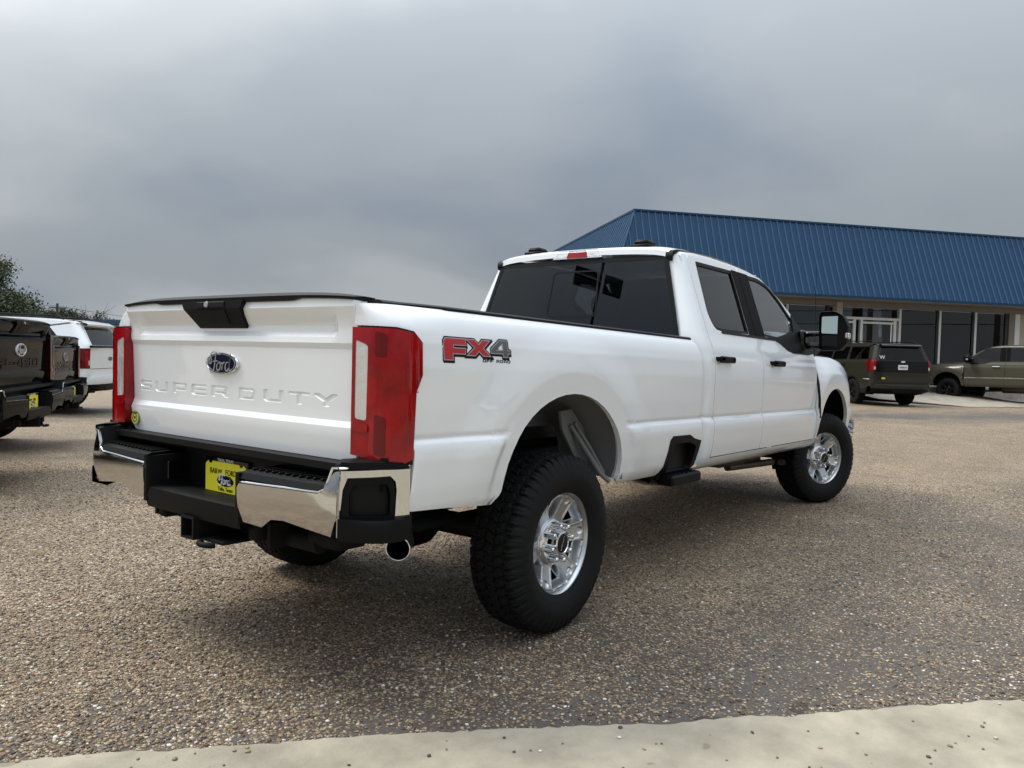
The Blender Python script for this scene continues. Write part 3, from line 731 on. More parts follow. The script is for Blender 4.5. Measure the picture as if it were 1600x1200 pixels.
    rw = panel('rear_window', gl, mapg, M['rglass'], root, step=.06, flange=.0, out=(-1, 0, 0))
    fr1 = rnd([(-.195, 1.60), (.195, 1.60), (.175, 1.905), (-.175, 1.905)], .03, 4)
    panel('slider_frame', offset(fr1, .010), mapg, M['ink'], rw, holes=[fr1], step=.08, flange=.003, out=(-1, 0, 0), off=.003)
    panel('window_border', offset(gl, .010), mapg, M['ink'], rw, holes=[offset(gl, -.020)], step=.06, flange=.006, out=(-1, 0, 0), off=.003)
    # ---- roof
    ex = [1.595, 1.60, 1.63, 1.70, 1.9, 2.2, 2.6, 2.9, 3.05, 3.18]; ez = [1.995, 2.030, 2.048, 2.062, 2.078, 2.088, 2.088, 2.075, 2.06, 2.035]
    rows = []
    for x, z in zip(ex, ez):
        row = []
        for y in np.linspace(-.70, .70, 25):
            q = abs(y) / .70; row.append((x - .02 * (1 - q * q) * (1 if x < 1.7 else 0), y, z + .022 * (1 - q ** 2) - .022 * q ** 10))
        rows.append(row)
    b = MB(); b.grid(rows); fixn(b.build('roof', P, root, rake=True, ang=50))
    # roof side rails (body outer edge), black ditch strips with their black rear ends
    re_ = [(1.645, 2.0), (1.70, 2.026), (1.9, 2.045), (2.2, 2.058), (2.6, 2.058), (2.9, 2.045), (3.1, 2.02), (3.28, 1.965), (3.45, 1.885), (3.62, 1.78), (3.80, 1.64), (3.96, 1.49)]
    for s_ in (-1, 1):
        b = MB(); rows = []
        for i, (x, z) in enumerate(re_):
            Y = float(ycab(z)); rows.append([(x, s_ * (Y + .001), z - .045), (x, s_ * (Y - .004), z - .018), (x, s_ * (Y - .018), z - .002), (x, s_ * (Y - .045), z + .004), (x, s_ * (Y - .06), z - .006)])
        b.grid(rows); b.add(rows[0], [(0, 1, 2, 3, 4)]); fixn(b.build('roof_side_rail', P, root, rake=True, ang=60))
        b = MB(); pts = [(1.600, s_ * .688, 1.975), (1.602, s_ * .688, 2.004), (1.625, s_ * .69, 2.024), (1.70, s_ * .687, 2.036), (1.9, s_ * .683, 2.050), (2.6, s_ * .68, 2.062), (3.05, s_ * .69, 2.033), (3.2, s_ * .70, 2.0)]
        rows = []
        for i, p in enumerate(pts):
            h = .005 if i < 4 else -.004
            w_ = .024 if i < 3 else .013
            rows.append([(p[0], p[1] - w_, p[2] - .02), (p[0] - (.01 if i < 2 else 0), p[1] - w_, p[2] + h), (p[0] - (.01 if i < 2 else 0), p[1] + w_, p[2] + h), (p[0], p[1] + w_, p[2] - .02)])
        b.grid(rows); b.add(rows[0], [(0, 1, 2, 3)]); fixn(b.build('roof_ditch_strip', PL, root, rake=True, ang=60))
        b = MB(); b.box((1.665, s_ * .44 - .055, 2.078), (1.79, s_ * .44 + .055, 2.120), .016); b.box((1.645, s_ * .44 - .07, 2.066), (1.81, s_ * .44 + .07, 2.086), .008); b.build('roof_pod', PL, root, rake=True, ang=40)
    # high brake light
    hb = [(-.20, 2.003), (.20, 2.003), (.185, 2.052), (.15, 2.066), (-.15, 2.066), (-.185, 2.052)]
    def maph(y, z): y = np.asarray(y, float); return 1.572 + (np.asarray(z) - 2.0) * .25 + 0 * y, y, z
    c1 = panel('high_brake_light', rnd(hb, .006), maph, M['chrome'], root, step=.05, flange=.03, out=(-1, 0, 0), auto=True)
    panel('red_lens', rnd([(-.085, 2.006), (.085, 2.006), (.072, 2.055), (-.072, 2.055)], .004), maph, M['red'], c1, step=.05, flange=.003, out=(-1, 0, 0), off=.004)
    for s_ in (-1, 1): panel('cargo_lens', rnd([(s_ * .095, 2.01), (s_ * .185, 2.01), (s_ * .170, 2.05), (s_ * .085, 2.055)], .004), maph, M['clear'], c1, step=.05, flange=.003, out=(-1, 0, 0), off=.003)
    # ---- doors
    def door(x0, x1, top, win, glass, hx0, rear):
        low = .708
        o_ = [(x0, low), (x1, low), (x1, 1.47)] + top + [(x0, 1.50)]
        d = panel('door', o_, map_cab, P, root, holes=[win], step=.045, flange=.03, zrows=ZR + (1.44, 1.48, 1.505))
        panel('door_window', offset(win, .004), map_cab, glass, d, step=.2, flange=0, off=-.012)
        panel('window_seal', offset(win, .003), map_cab, M['ink'], d, holes=[offset(win, -.022)], step=.08, flange=.010, off=-.004)
        # handle
        b = MB(); b.box((hx0, -1.036, 1.308), (hx0 + .25, -1.018, 1.350), .008); b.box((hx0, -1.036, 1.318), (hx0 + .07, -.99, 1.345), .005); b.box((hx0 + .19, -1.036, 1.318), (hx0 + .245, -.99, 1.345), .005)
        b.build('door_handle', M['plastic'] if trim != 'chromehandle' else M['chrome'], d, rake=True, ang=40)
        b = MB(); a_ = [(hx0 + .125 + .075 * math.cos(t), 1.325 + .05 * math.sin(t)) for t in np.linspace(0, 2 * PI, 24, endpoint=False)]
        return d
    wr = rnd([(1.755, 1.62), (1.80, 1.525), (1.95, 1.516), (2.425, 1.526), (2.495, 1.994), (1.835, 1.980)], [.09, .07, .05, .004, .012, .02], 5)
    wf = rnd([(2.735, 1.528), (2.96, 1.522), (3.06, 1.52), (3.30, 1.555), (3.52, 1.60), (3.60, 1.72), (3.44, 1.86), (3.26, 1.965), (3.05, 2.0), (2.80, 1.997)], [.008, .03, .05, .03, .01, .02, .05, .06, .05, .01], 4)
    dr = [door(1.655, 2.545, [(2.590, 1.75), (2.622, 2.028), (2.3, 2.030), (1.95, 2.022), (1.76, 2.008), (1.705, 1.985), (1.692, 1.93)], wr, M['dglass'], 1.672, True),
          door(2.553, 3.888, [(3.888, 1.475), (3.86, 1.56), (3.76, 1.65), (3.60, 1.772), (3.43, 1.872), (3.26, 1.955), (3.10, 2.008), (2.90, 2.028), (2.630, 2.028), (2.598, 1.75)], wf, M['lglass'] if hero else M['dglass'], 2.70, False)]
    # black B-pillar trim on the doors
    for pl in ([(2.418, 1.512), (2.547, 1.512), (2.614, 2.0), (2.488, 2.0)], [(2.555, 1.512), (2.745, 1.512), (2.812, 2.0), (2.622, 2.0)]):
        panel('pillar_trim', pl, map_cab, M['trim'], dr[0] if pl[0][0] < 2.5 else dr[1], step=.08, flange=.003, off=.004)
    panel('belt_moulding', [(1.90, 1.503), (2.98, 1.506), (2.98, 1.524), (1.90, 1.518)], map_cab, M['ink'], dr[1], step=.08, flange=.004, off=.005)
    panel('mirror_sail', [(2.98, 1.524), (2.98, 1.506), (3.08, 1.485), (3.20, 1.438), (3.32, 1.424), (3.72, 1.422), (3.90, 1.44), (3.87, 1.53), (3.70, 1.68), (3.60, 1.75), (3.52, 1.605), (3.30, 1.56), (3.06, 1.524)], map_cab, PL, dr[1], step=.08, flange=.01, off=.006)
    for d in dr:
        ch = list(d.children); m_ = mirrored(d)
        for c in ch:
            q = mirrored(c); q.parent = m_
    # rocker below doors
    rows = []
    for x in (1.50, 2.0, 3.0, 3.885): rows.append([(x, -(float(ycab(z)) + (.004 if z > .66 else 0)), z) for z in (.704, .69, .67, .65, .63)] + [(x, -.86, .625)])
    b = MB(); b.grid(rows); rk = fixn(b.build('rocker', P, root, rake=True, ang=60)); mirrored(rk)
    # black strips behind the panel gaps, standing in for the shade inside them
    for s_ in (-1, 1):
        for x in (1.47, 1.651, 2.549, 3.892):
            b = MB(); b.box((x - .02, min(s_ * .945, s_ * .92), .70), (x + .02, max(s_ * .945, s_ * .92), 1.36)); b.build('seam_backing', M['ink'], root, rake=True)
    # ---- fenders
    arf = [(3.895 + .0, .64), (3.98, .64), (4.005, .70)][1:] + [(4.5 + .5 * math.cos(PI - PI * k / 24), .72 + .42 * math.sin(PI - PI * k / 24)) for k in range(25)] + [(5.0, .66)]
    fo = [(3.898, .64)] + arf + [(5.30, .70), (5.40, .95), (5.40, 1.30), (5.15, 1.38), (4.8, 1.43), (4.3, 1.452), (3.898, 1.452)]
    fe = panel('fender', fo, map_fen, P, root, step=.035, flange=.03, zrows=ZR[:14], xp=rings(4.5, .50, .72, .42, (1.03, 1.08, 1.13, 1.18, 1.21, 1.235, 1.26, 1.28, 1.30, 1.33)))
    vt = [(3.905, .89), (3.925, .89), (3.955, 1.40), (3.935, 1.418), (3.902, 1.418), (3.91, 1.1)]
    v1 = panel('fender_vent', vt, map_fen, PL, fe, step=.06, flange=.01, off=.012)
    panel('vent_letters', [(3.928, 1.12), (3.936, 1.12), (3.945, 1.34), (3.936, 1.34)], map_fen, M['fxgrey'], fe, step=.06, flange=.001, off=.014)
    rows = []
    for (x, z) in arf:
        dx, dz = x - 4.5, (z - .6) * 1.3; L = math.hypot(dx, dz) + 1e-6; ux, uz = dx / L, dz / L; y = float(map_fen(np.array([x]), np.array([z]))[1][0])
        rows.append([(x, y, z), (x + ux * .01, y + .02, z + uz * .01), (x + ux * .03, y + .06, z + uz * .03), (x + ux * .04, -.55, z + uz * .04)])
    b = MB(); b.grid(rows); wl_ = [(r[3][0], -.55, r[3][2]) for r in rows]; b.add(wl_, [tuple(range(len(wl_)))]); ah = b.build('front_wheelhouse', M['under'], fe, rake=True)
    ch = list(fe.children); mfe = mirrored(fe)
    for c in ch:
        q = mirrored(c); q.parent = mfe
    # ---- hood, cowl, windshield, front end
    rows = []
    for x, z in ((3.90, 1.455), (4.2, 1.47), (4.7, 1.465), (5.1, 1.43), (5.3, 1.38), (5.38, 1.31)):
        rows.append([(x, y, z - .02 * (abs(y) / .8) ** 2 + (.02 if abs(y) < .5 else 0)) for y in np.linspace(-.86, .86, 19)])
    b = MB(); b.grid(rows); fixn(b.build('hood', P, root, rake=True, ang=40))
    rows = []
    for t in np.linspace(0, 1, 8):
        x = 3.17 + t * .86; z = 2.042 - t * .575 ; yy = .70 + t * .14
        rows.append([(x + .10 * (1 - (y / yy) ** 2) * t, y, z) for y in np.linspace(-yy, yy, 17)])
    b = MB(); b.grid(rows); fixn(b.build('windshield', M['lglass'], root, rake=True))
    b = MB(); b.box((5.36, -.80, .80), (5.43, .80, 1.32), .02)
    for k in range(4): b.box((5.42, -.62, .86 + k * .115), (5.45, .62, .90 + k * .115), .008)
    b.build('grille', PL, root, rake=True)
    for s_ in (-1, 1):
        b = MB(); b.box((5.30, s_ * .70 - .12, 1.0), (5.44, s_ * .70 + .12, 1.30), .03); b.build('headlight', M['clear'], root, rake=True)
    b = MB(); rows = []
    for y in np.linspace(-1, 1, 21):
        x = 5.56 - .30 * abs(y) ** 4; rows.append([(x, y * .99, .84), (x + .02, y * .995, .82), (x + .02, y * .995, .66), (x - .02, y * .98, .62), (x - .2 if abs(y) > .97 else x - .05, y * .97, .62)])
    b.grid(rows); fixn(b.build('front_bumper', M['chrome'] if chrome else PL, root, rake=True, ang=40))
    # ---- mirrors
    for s_ in (-1, 1):
        def mz(p): return [(x, s_ * y, z) for x, y, z in p]
        b = MB(); hs = rnd([(1.085, 1.50), (1.10, 1.462), (1.25, 1.468), (1.30, 1.53), (1.305, 1.66), (1.265, 1.745), (1.20, 1.782), (1.09, 1.778), (1.078, 1.74)], .02)
        rows = []
        for x, k in ((3.62, 1.0), (3.65, 1.03), (3.72, 1.0), (3.78, .85), (3.80, .6)):
            rows.append([(x, s_ * (1.19 + (y - 1.19) * k), 1.62 + (z - 1.62) * k) for y, z in hs])
        b.grid(rows, closed=True); b.add([(3.64, s_ * y, z) for y, z in offset(hs, -.006)], [tuple(range(len(hs)))]); b.add(rows[-1], [tuple(range(len(hs)))])
        mr = fixn(b.build('side_mirror', PL, root, rake=True, ang=50))
        b = MB(); g_ = rnd([(1.098, 1.603), (1.262, 1.598), (1.265, 1.70), (1.235, 1.745), (1.098, 1.74)], .012)[::-1]
        b.prism(g_ if s_ > 0 else g_, 'x', 3.612, 3.618) if False else b.add([(3.628 + (y - 1.1) * .10, s_ * y, z) for y, z in g_], [tuple(range(len(g_)))])
        o_ = fixn(b.build('mirror_glass', M['mirror'], mr, rake=True, smooth=False))
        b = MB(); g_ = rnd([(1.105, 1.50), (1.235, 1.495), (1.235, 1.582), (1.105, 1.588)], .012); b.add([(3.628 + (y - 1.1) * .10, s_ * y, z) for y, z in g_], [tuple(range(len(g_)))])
        b.build('spotter_glass', M['gloss_black'], mr, rake=True, smooth=False)  # plain black in place of the dark reflection in this lower mirror
        b = MB(); b.box((3.63, s_ * 1.298 - .016, 1.56), (3.70, s_ * 1.298 + .016, 1.61), .01); b.build('mirror_signal', M['clear'], mr, rake=True)
        b = MB()
        for z in (1.60, 1.50): b.box((3.66, min(s_ * .90, s_ * 1.12), z - .024), (3.73, max(s_ * .90, s_ * 1.12), z + .024), .02)
        b.box((3.62, s_ * .935 - .03, 1.46), (3.76, s_ * .935 + .03, 1.63), .02); b.build('mirror_arm', M['gloss_black'], mr, rake=True, ang=50)
    if hero:
        b = MB(); b.tube([(4.15, -.90, 1.42), (4.15, -.902, 1.55), (4.10, -.905, 2.20)], [.006, .003, .0018], 6); b.build('antenna', M['ink'], root, rake=True)
    # ---- interior
    if hero:
        b = MB(); b.box((1.6, -.86, .80), (3.9, .86, .84)); b.box((3.55, -.84, .84), (3.95, .84, 1.42), .05); b.box((1.54, -.80, .84), (1.62, .80, 1.44)); b.build('cabin_trim', M['seat'], root, rake=True)
        for x in (2.72,):
            for y in (-.42, .42):
                b = MB(); b.box((x, y - .25, .95), (x + .52, y + .25, 1.12), .05); b.box((x - .10, y - .25, 1.1), (x + .06, y + .25, 1.68), .06); b.box((x - .08, y - .13, 1.70), (x + .04, y + .13, 1.88), .05); b.build('front_seat', M['seat'], root, rake=True, ang=60)
        b = MB(); b.box((1.66, -.72, .95), (2.15, .72, 1.12), .05); b.box((1.62, -.72, 1.1), (1.76, .72, 1.62), .05)
        for y in (-.45, .45): b.box((1.64, y - .13, 1.62), (1.74, y + .13, 1.76), .03)
        b.build('rear_bench', M['seat'], root, rake=True, ang=60)
        b = MB(); rows = []
        for k in range(24):
            a = 2 * PI * k / 24; cc = Vector((3.36, .42, 1.34)); u = Vector((0, 1, 0)); v = Vector((.45, 0, .9)); n_ = Vector((.9, 0, -.45))
            rr = u * math.cos(a) + v * math.sin(a); rows.append([tuple(cc + rr * (.19 + .016 * math.cos(q)) + n_ * .016 * math.sin(q)) for q in np.linspace(0, 2 * PI, 8, endpoint=False)])
        rows.append(rows[0]); b.grid(rows, closed=True); b.build('steering_wheel', M['seat'], root, rake=True)
    # ---- rear bumper
    CHR = M['chrome_b'] if chrome else P
    def xb(y): return -1.305 + .040 * (np.abs(y) / .86) ** 2.2
    def mapb(y, z): y = np.asarray(y, float); z = np.asarray(z, float); return xb(y) - .018 * np.sin(np.clip((z - .60) / .26, 0, 1) * PI), y, z
    chf = [(-.345, .625), (-.355, .610), (-.47, .604), (-.53, .642), (-.60, .648), (-.74, .632), (-.83, .622), (-.868, .70), (-.868, .80), (-.862, .858), (-.832, .858), (-.812, .82), (-.80, .778), (-.775, .768), (-.60, .765), (-.355, .757), (-.342, .74)]
    bc = panel('bumper_chrome', chf, mapb, CHR, root, step=.03, flange=.02, out=(-1, 0, 0), auto=True, ang=50)
    def mapc(s, z):       # corner face, s 0..1 from the rear edge to the side
        s = np.asarray(s, float); z = np.asarray(z, float); return -1.268 + .20 * s, -(.872 + .134 * np.sin(np.clip(s, 0, 1) * PI / 2) ** .9 + 0 * z), z
    cs = [(-.03, .625), (.015, .625), (-.005, .70), (.02, .79), (.07, .832), (.62, .840), (.71, .82), (.73, .79), (.71, .70), (1.0, .70), (1.0, .868), (.5, .862), (0, .855), (-.02, .80)]
    panel('corner_chrome', cs, mapc, CHR, bc, step=.03, flange=.012, out=(-1, -1, 0), auto=True, ang=50)
    b = MB()       # bright upper lip along the chrome
    lip = [(-.345, .762), (-.60, .770), (-.775, .773), (-.803, .785), (-.818, .82), (-.836, .862), (-.866, .864)]
    b.tube([(float(xb(np.array(y))) - .006, y, z) for y, z in lip], .005, 6); b.tube([(-1.275, -.872, .864), (-1.17, -.955, .870), (-1.07, -1.004, .874)], .005, 6)
    b.build('chrome_lip', M['chrome'], bc, rake=True)
    b = MB()        # corner step tray and cavity
    b.box((-1.20, -.90, .66), (-1.07, -.80, .86)); b.build('cavity_block', M['ink'], bc, rake=True)
    panel('corner_cavity', [(-.03, .63), (.72, .63), (.75, .85), (-.01, .85)], mapc, M['ink'], bc, step=.06, flange=.01, out=(-1, -1, 0), auto=True, off=-.03)
    panel('cavity_bezel', rnd([(.01, .632), (0.0, .70), (.02, .79), (.07, .834), (.62, .842), (.715, .80), (.712, .632)], .02), mapc, PL, bc, holes=[rnd([(.09, .70), (.09, .78), (.14, .808), (.58, .812), (.635, .78), (.63, .70)], .02)], step=.05, flange=.02, out=(-1, -1, 0), auto=True, off=-.004)
    rows = []
    for s_ in np.linspace(-.06, 1.06, 9):
        x, y, _ = mapc(np.array(s_), np.array(.7)); x, y = float(x), float(y); bulge = .03 * math.sin(max(0, min(1, s_)) * PI) + .004
        rows.append([(x + .05, y + .06, .684), (x - bulge * .7, y - bulge, .692), (x - bulge, y - bulge * 1.2, .675), (x - bulge * .8, y - bulge, .615), (x + .04, y + .05, .60)])
    b = MB(); b.grid(rows); fixn(b.build('corner_step', PL, bc, rake=True, ang=40))
    ch = list(bc.children); mbc = mirrored(bc)
    for c in ch:
        q = mirrored(c); q.parent = mbc
    # black body of the bumper
    bb = MB()
    def strip(pts_yz, x_in): # front face following xb
        pass
    rows = []
    for y in np.linspace(-.34, .34, 15):
        x = float(xb(np.array(y))); rows.append([(-1.13, y, .655), (x + .02, y, .668), (x - .004, y, .66), (x - .010, y, .62), (x + .004, y, .575), (x + .05, y, .565)])
    bb.grid(rows)
    bbody = fixn(bb.build('bumper_body', PL, root, rake=True, ang=30))
    for s_ in (-1, 1):
        # pillar between recess and chrome, inner recess wall, top pad
        b = MB(); rows = []
        for z in np.linspace(.60, .795, 8): rows.append([(-1.12, s_ * .318, z), (float(xb(np.array(.32))) + .004, s_ * .318, z), (float(xb(np.array(.325))) - .012, s_ * .326, z), (float(xb(np.array(.34))) - .012, s_ * .347, z), (-1.2, s_ * .36, z)])
        b.grid(rows)
        b.add([(-1.12, s_ * .318, .795), (-1.30, s_ * .318, .795), (-1.315, s_ * .326, .792), (-1.315, s_ * .347, .790), (-1.12, s_ * .36, .795)], [(0, 1, 2, 3, 4)])
        fixn(b.build('bumper_recess_wall', PL, bbody, rake=True, ang=50))
        b = MB(); rows = []
        for y in np.linspace(.345, .80, 10):
            x = float(xb(np.array(y))); rows.append([(-1.12, s_ * y, .812), (x + .02, s_ * y, .803), (x + .002, s_ * y, .797), (x - .010, s_ * y, .775), (x + .02, s_ * y, .755)])
        for y, dz in ((.815, .03), (.838, .075), (.87, .085)):
            x = float(xb(np.array(y))); rows.append([(-1.12, s_ * y, .812 + dz), (x + .02, s_ * y, .803 + dz), (x + .002, s_ * y, .797 + dz), (x - .006, s_ * y, .775 + dz), (x + .02, s_ * y, .755 + dz)])
        b.grid(rows)
        rows = []
        for t in np.linspace(0, 1, 8):
            x, y, _ = mapc(np.array(t), np.array(.8)); rows.append([(-1.10, s_ * .86, .89), (float(x) + .03, s_ * (-float(y) - .03), .893), (float(x) - .002, s_ * (-float(y)), .886), (float(x) - .004, s_ * (-float(y) + .001), .862)])
        b.grid(rows); tp = fixn(b.build('step_pad', M['plastic'], bbody, rake=True, ang=30))
        for k in range(12):
            y = .375 + k * .037; b = MB(); b.box((float(xb(np.array(y))) + .03, s_ * y - .005, .803), (-1.13, s_ * y + .005, .8135), .002); b.build('pad_rib', M['plastic'], tp, rake=True)
        b = MB(); b.box((-1.22, s_ * .318 - .004, .685), (-1.15, s_ * .318 + .004, .765), .004); b.build('recess_socket', M['gloss_black'], bbody, rake=True)
    b = MB(); b.box((-1.125, -.86, .60), (-1.09, .86, .84)); b.box((-1.14, -.80, .825), (-1.02, .80, .862)); b.build('bumper_back', M['plastic'], bbody, rake=True)
    b = MB(); b.box((-1.20, -.79, .84), (-1.10, .79, .866)); b.box((-1.155, -.97, .78), (-1.07, -.86, .90)); b.box((-1.155, .86, .78), (-1.07, .97, .90)); b.build('bumper_filler', M['ink'], bbody, rake=True)
    # number plate
    def plate(py=0.0, dx=0.0):
        b = MB(); b.box((-1.142 - dx, py - .155, .618), (-1.136, py + .155, .800), .003); pf = b.build('plate_frame', M['gloss_black'], bbody, rake=True)
        T0 = -1.1425 - dx; rk_ = .018 * 1.14
        b = MB(); pl_ = [(py - .148, .642), (py + .148, .642), (py + .148, .770), (py + .128, .784), (py + .118, .774), (py + .105, .773), (py + .095, .784), (py - .095, .784), (py - .105, .773), (py - .118, .774), (py - .128, .784), (py - .148, .770)]
        b.prism(pl_, 'x', T0, T0 + .001); b.build('plate_face', M['yellow'], pf, rake=True, smooth=False)
        def t(txt, size, y, z, m, nm, sx_=1): font_mesh(txt, size, m, pf, nm, frame((T0 - .001, py + y, z + rk_), (0, -1, 0), (0, 0, 1)), sx_=sx_)
        t('TULIA, TEXAS', .017, 0, .792, M['wink'], 'frame_lettering', 1.1)
        t('BAR', .034, .086, .742, M['ink'], 'plate_lettering', .9); t('W', .030, .040, .742, M['ink'], 'plate_lettering'); t('FORD', .034, -.04, .742, M['ink'], 'plate_lettering', .9)
        t('Tulia, Texas', .022, .0, .670, M['ink'], 'plate_lettering'); t('806 995', .016, 0, .650, M['ink'], 'plate_lettering') if False else None
        b = MB(); b.add([(T0 - .0012, py + p[0], .706 + p[1]) for p in oval(.060, .023)], [tuple(range(40))]); b.build('plate_oval', M['navy'], pf, rake=True, smooth=False)
        script_ford(pf, 'plate_script', M['wink'], frame((T0 - .0015, py, .708 + rk_), (0, -1, 0), (0, 0, 1)), .092, 0, .0008, .05)
        b = MB(); rows = [[(T0 - .0006, py + .13 + p[0] * k, .630 + p[1] * k) for p in oval(.020, .008, 24)] for k in (1, .85)]; b.grid(rows, closed=True); b.build('frame_oval', M['wink'], pf, rake=True, smooth=False)
        script_ford(pf, 'frame_script', M['wink'], frame((T0 - .0008, py + .13, .630 + rk_), (0, -1, 0), (0, 0, 1)), .028, 0, .0005, .08)
        t('BAR W FORD', .026, -.02, .629, M['wink'], 'frame_lettering', 1.15)
        return pf
    plate(0, 0 if hero else .10)
    # hitch, brackets, hook, exhaust
    b = MB(); rows = []
    for x, a, in ((-1.315, .046), (-1.315, .037), (-.95, .037)): rows.append([(x, sx2 * a, .535 + sz * a * 1.0) for sx2, sz in ((-1, -1), (1, -1), (1, 1), (-1, 1))])
    b.grid(rows, closed=True); b.grid([[(x, sx2 * .046, .535 + sz * .046) for sx2, sz in ((-1, -1), (1, -1), (1, 1), (-1, 1))] for x in (-1.315, -.95)], closed=True)
    b.build('hitch_receiver', M['plastic2'], root, rake=True, smooth=False)
    b = MB(); b.tube([(-1.12, -.60, .535), (-1.12, .36, .535)], .038, 12); b.box((-1.24, .30, .52), (-1.10, .36, .62), .01); b.box((-1.24, -.36, .52), (-1.10, -.30, .62), .01)
    b.box((-1.22, -.42, .50), (-.9, -.40, .60), .0); b.box((-1.22, .40, .52), (-.9, .42, .60), .0)
    b.box((-1.28, -.20, .485), (-1.05, -.05, .50), .004)
    b.tube([(-1.30 - .03 * math.sin(a), -.13 + .045 * math.cos(a), .488) for a in np.linspace(0, PI, 9)], .012, 8)
    b.box((-1.16, -.74, .53), (-1.0, -.55, .60), .02); b.build('hitch_bar', M['under'], root, rake=True, ang=50)
    b = MB(); tip = Vector((-1.0, -.885, .545)); dr_ = Vector((-.80, -.58, -.10)).normalized(); pts = [tip, tip - dr_ * .10, Vector((-.86, -.74, .60)), Vector((-.72, -.66, .68)), Vector((-.4, -.60, .72)), Vector((.5, -.5, .66)), Vector((3.0, -.45, .55))]
    b.tube(pts, [.046, .046, .042, .04, .04, .04, .04], 20, cap=False); b.tube([tip - dr_ * .001, tip - dr_ * .12], [.0425, .040], 20, cap=False)
    b.build('exhaust_pipe', M['plastic2'], root, rake=True); b = MB()
    up = dr_.orthogonal().normalized(); sdv_ = dr_.cross(up); b.tube([tip + (up * math.cos(a) + sdv_ * math.sin(a)) * .0445 for a in np.linspace(0, 2 * PI, 33)], .0022, 6); b.build('exhaust_tip_ring', M['chrome'], root, rake=True)
    # ---- step in the bed side, frame, axles
    b = MB(); st = [(.955, .60), (.985, .70), (1.02, .848), (1.05, .872), (1.28, .870), (1.35, .845), (1.452, .828), (1.42, .72), (1.44, .60)]
    bi = offset(st, -.05); 
    fs = panel('bed_step', st, map_bed, PL, root, holes=[rnd([(1.045, .66), (1.07, .825), (1.29, .825), (1.385, .80), (1.36, .66)], .02)], step=.05, flange=.05, off=.004)
    b = MB(); b.box((.98, -.95, .62), (1.44, -.94 + .02, .86)); b.build('step_cavity', M['ink'], fs, rake=True)
    b = MB(); b.box((1.03, -1.03, .585), (1.43, -.92, .645), .012)
    for k in range(6): b.box((1.07 + k * .06, -1.02, .640), (1.095 + k * .06, -.93, .650), .003)
    b.build('step_tread', PL, fs, rake=True)
    b = MB()
    for s_ in (-1, 1):
        b.box((-1.20, s_ * .46 - .04, .62), (5.1, s_ * .46 + .04, .80), .01)
        b.box((-.75, s_ * .56 - .04, .50), (.75, s_ * .56 + .04, .535), .01); b.box((-.78, s_ * .56 - .04, .52), (-.66, s_ * .56 + .04, .70), .02); b.box((.66, s_ * .56 - .04, .52), (.78, s_ * .56 + .04, .66), .02)
        b.tube([(-.15, s_ * .62, .36), (-.02, s_ * .48, .80)], .035, 10)
        b.tube([(4.35, s_ * .55, .36), (4.45, s_ * .48, .90)], .05, 10)
    for x in (-.95, -.3, 1.2, 2.2, 3.2): b.box((x - .05, -.5, .63), (x + .05, .5, .76))
    b.box((-1.05, -.56, .86), (1.45, .56, .97)); b.box((1.5, -.85, .72), (3.9, .85, .80)); b.box((3.9, -.7, .62), (5.1, .7, 1.0))
    b.build('frame_rails', M['under'], root, rake=True)
    b = MB(); b.tube([(0, -.75, .415), (0, .75, .415)], .058, 14); b.lathe([(.02, -.16), (.12, -.14), (.17, -.05), (.17, .05), (.12, .14), (.02, .16)], 20, 'x', (-.02, 0, .42)); b.tube([(.15, 0, .44), (2.2, .05, .56)], .045, 12)
    b.build('rear_axle', M['under'], root, ang=50); b = MB(); b.tube([(4.47, -.75, .415), (4.47, .75, .415)], .05, 12); b.build('front_axle', M['under'], root, ang=50)
    b = MB(); b.box((2.2, -.25, .42), (3.0, .25, .72), .06); b.tube([(3.0, -.10, .50), (4.3, -.12, .44)], .035, 10); b.box((3.3, -.62, .46), (3.7, -.38, .62), .03); b.box((2.6, -.70, .52), (3.2, -.50, .66), .04)
    b.tube([(2.9, -.62, .50), (3.9, -.64, .47)], .03, 10); b.tube([(3.95, -.70, .47), (4.4, -.66, .42)], .028, 10)
    b.build('transfer_case', M['steel'], root, rake=True, ang=50)
    for x, sp in ((0, math.radians(23)), (4.47, math.radians(42))):
        for s_ in (-1, 1): wheel(root, (x, s_ * .85, .418), s_, sp if s_ < 0 else -sp, rim, steer=(math.radians(-24) if hero and x > 1 else 0), hubm=(M['gloss_black'] if rim else None))
    return root
YL = [('S', .734, .622), ('U', .591, .473), ('P', .434, .313), ('E', .283, .161), ('R', .126, 0.0), ('D', -.074, -.192), ('U', -.243, -.372), ('T', -.406, -.53), ('Y', -.557, -.686)]
hero = super_truck('pickup_truck', M['white'], [(c, a, b_, 1.058, 1.108) for c, a, b_ in YL], 'std', True, (.120, .047, M['navy'], M['chrome'], M['fxgrey']))
tag(hero, 'large white four-door pickup with red FX4 decal, nearest vehicle on the gravel lot', 'pickup truck')
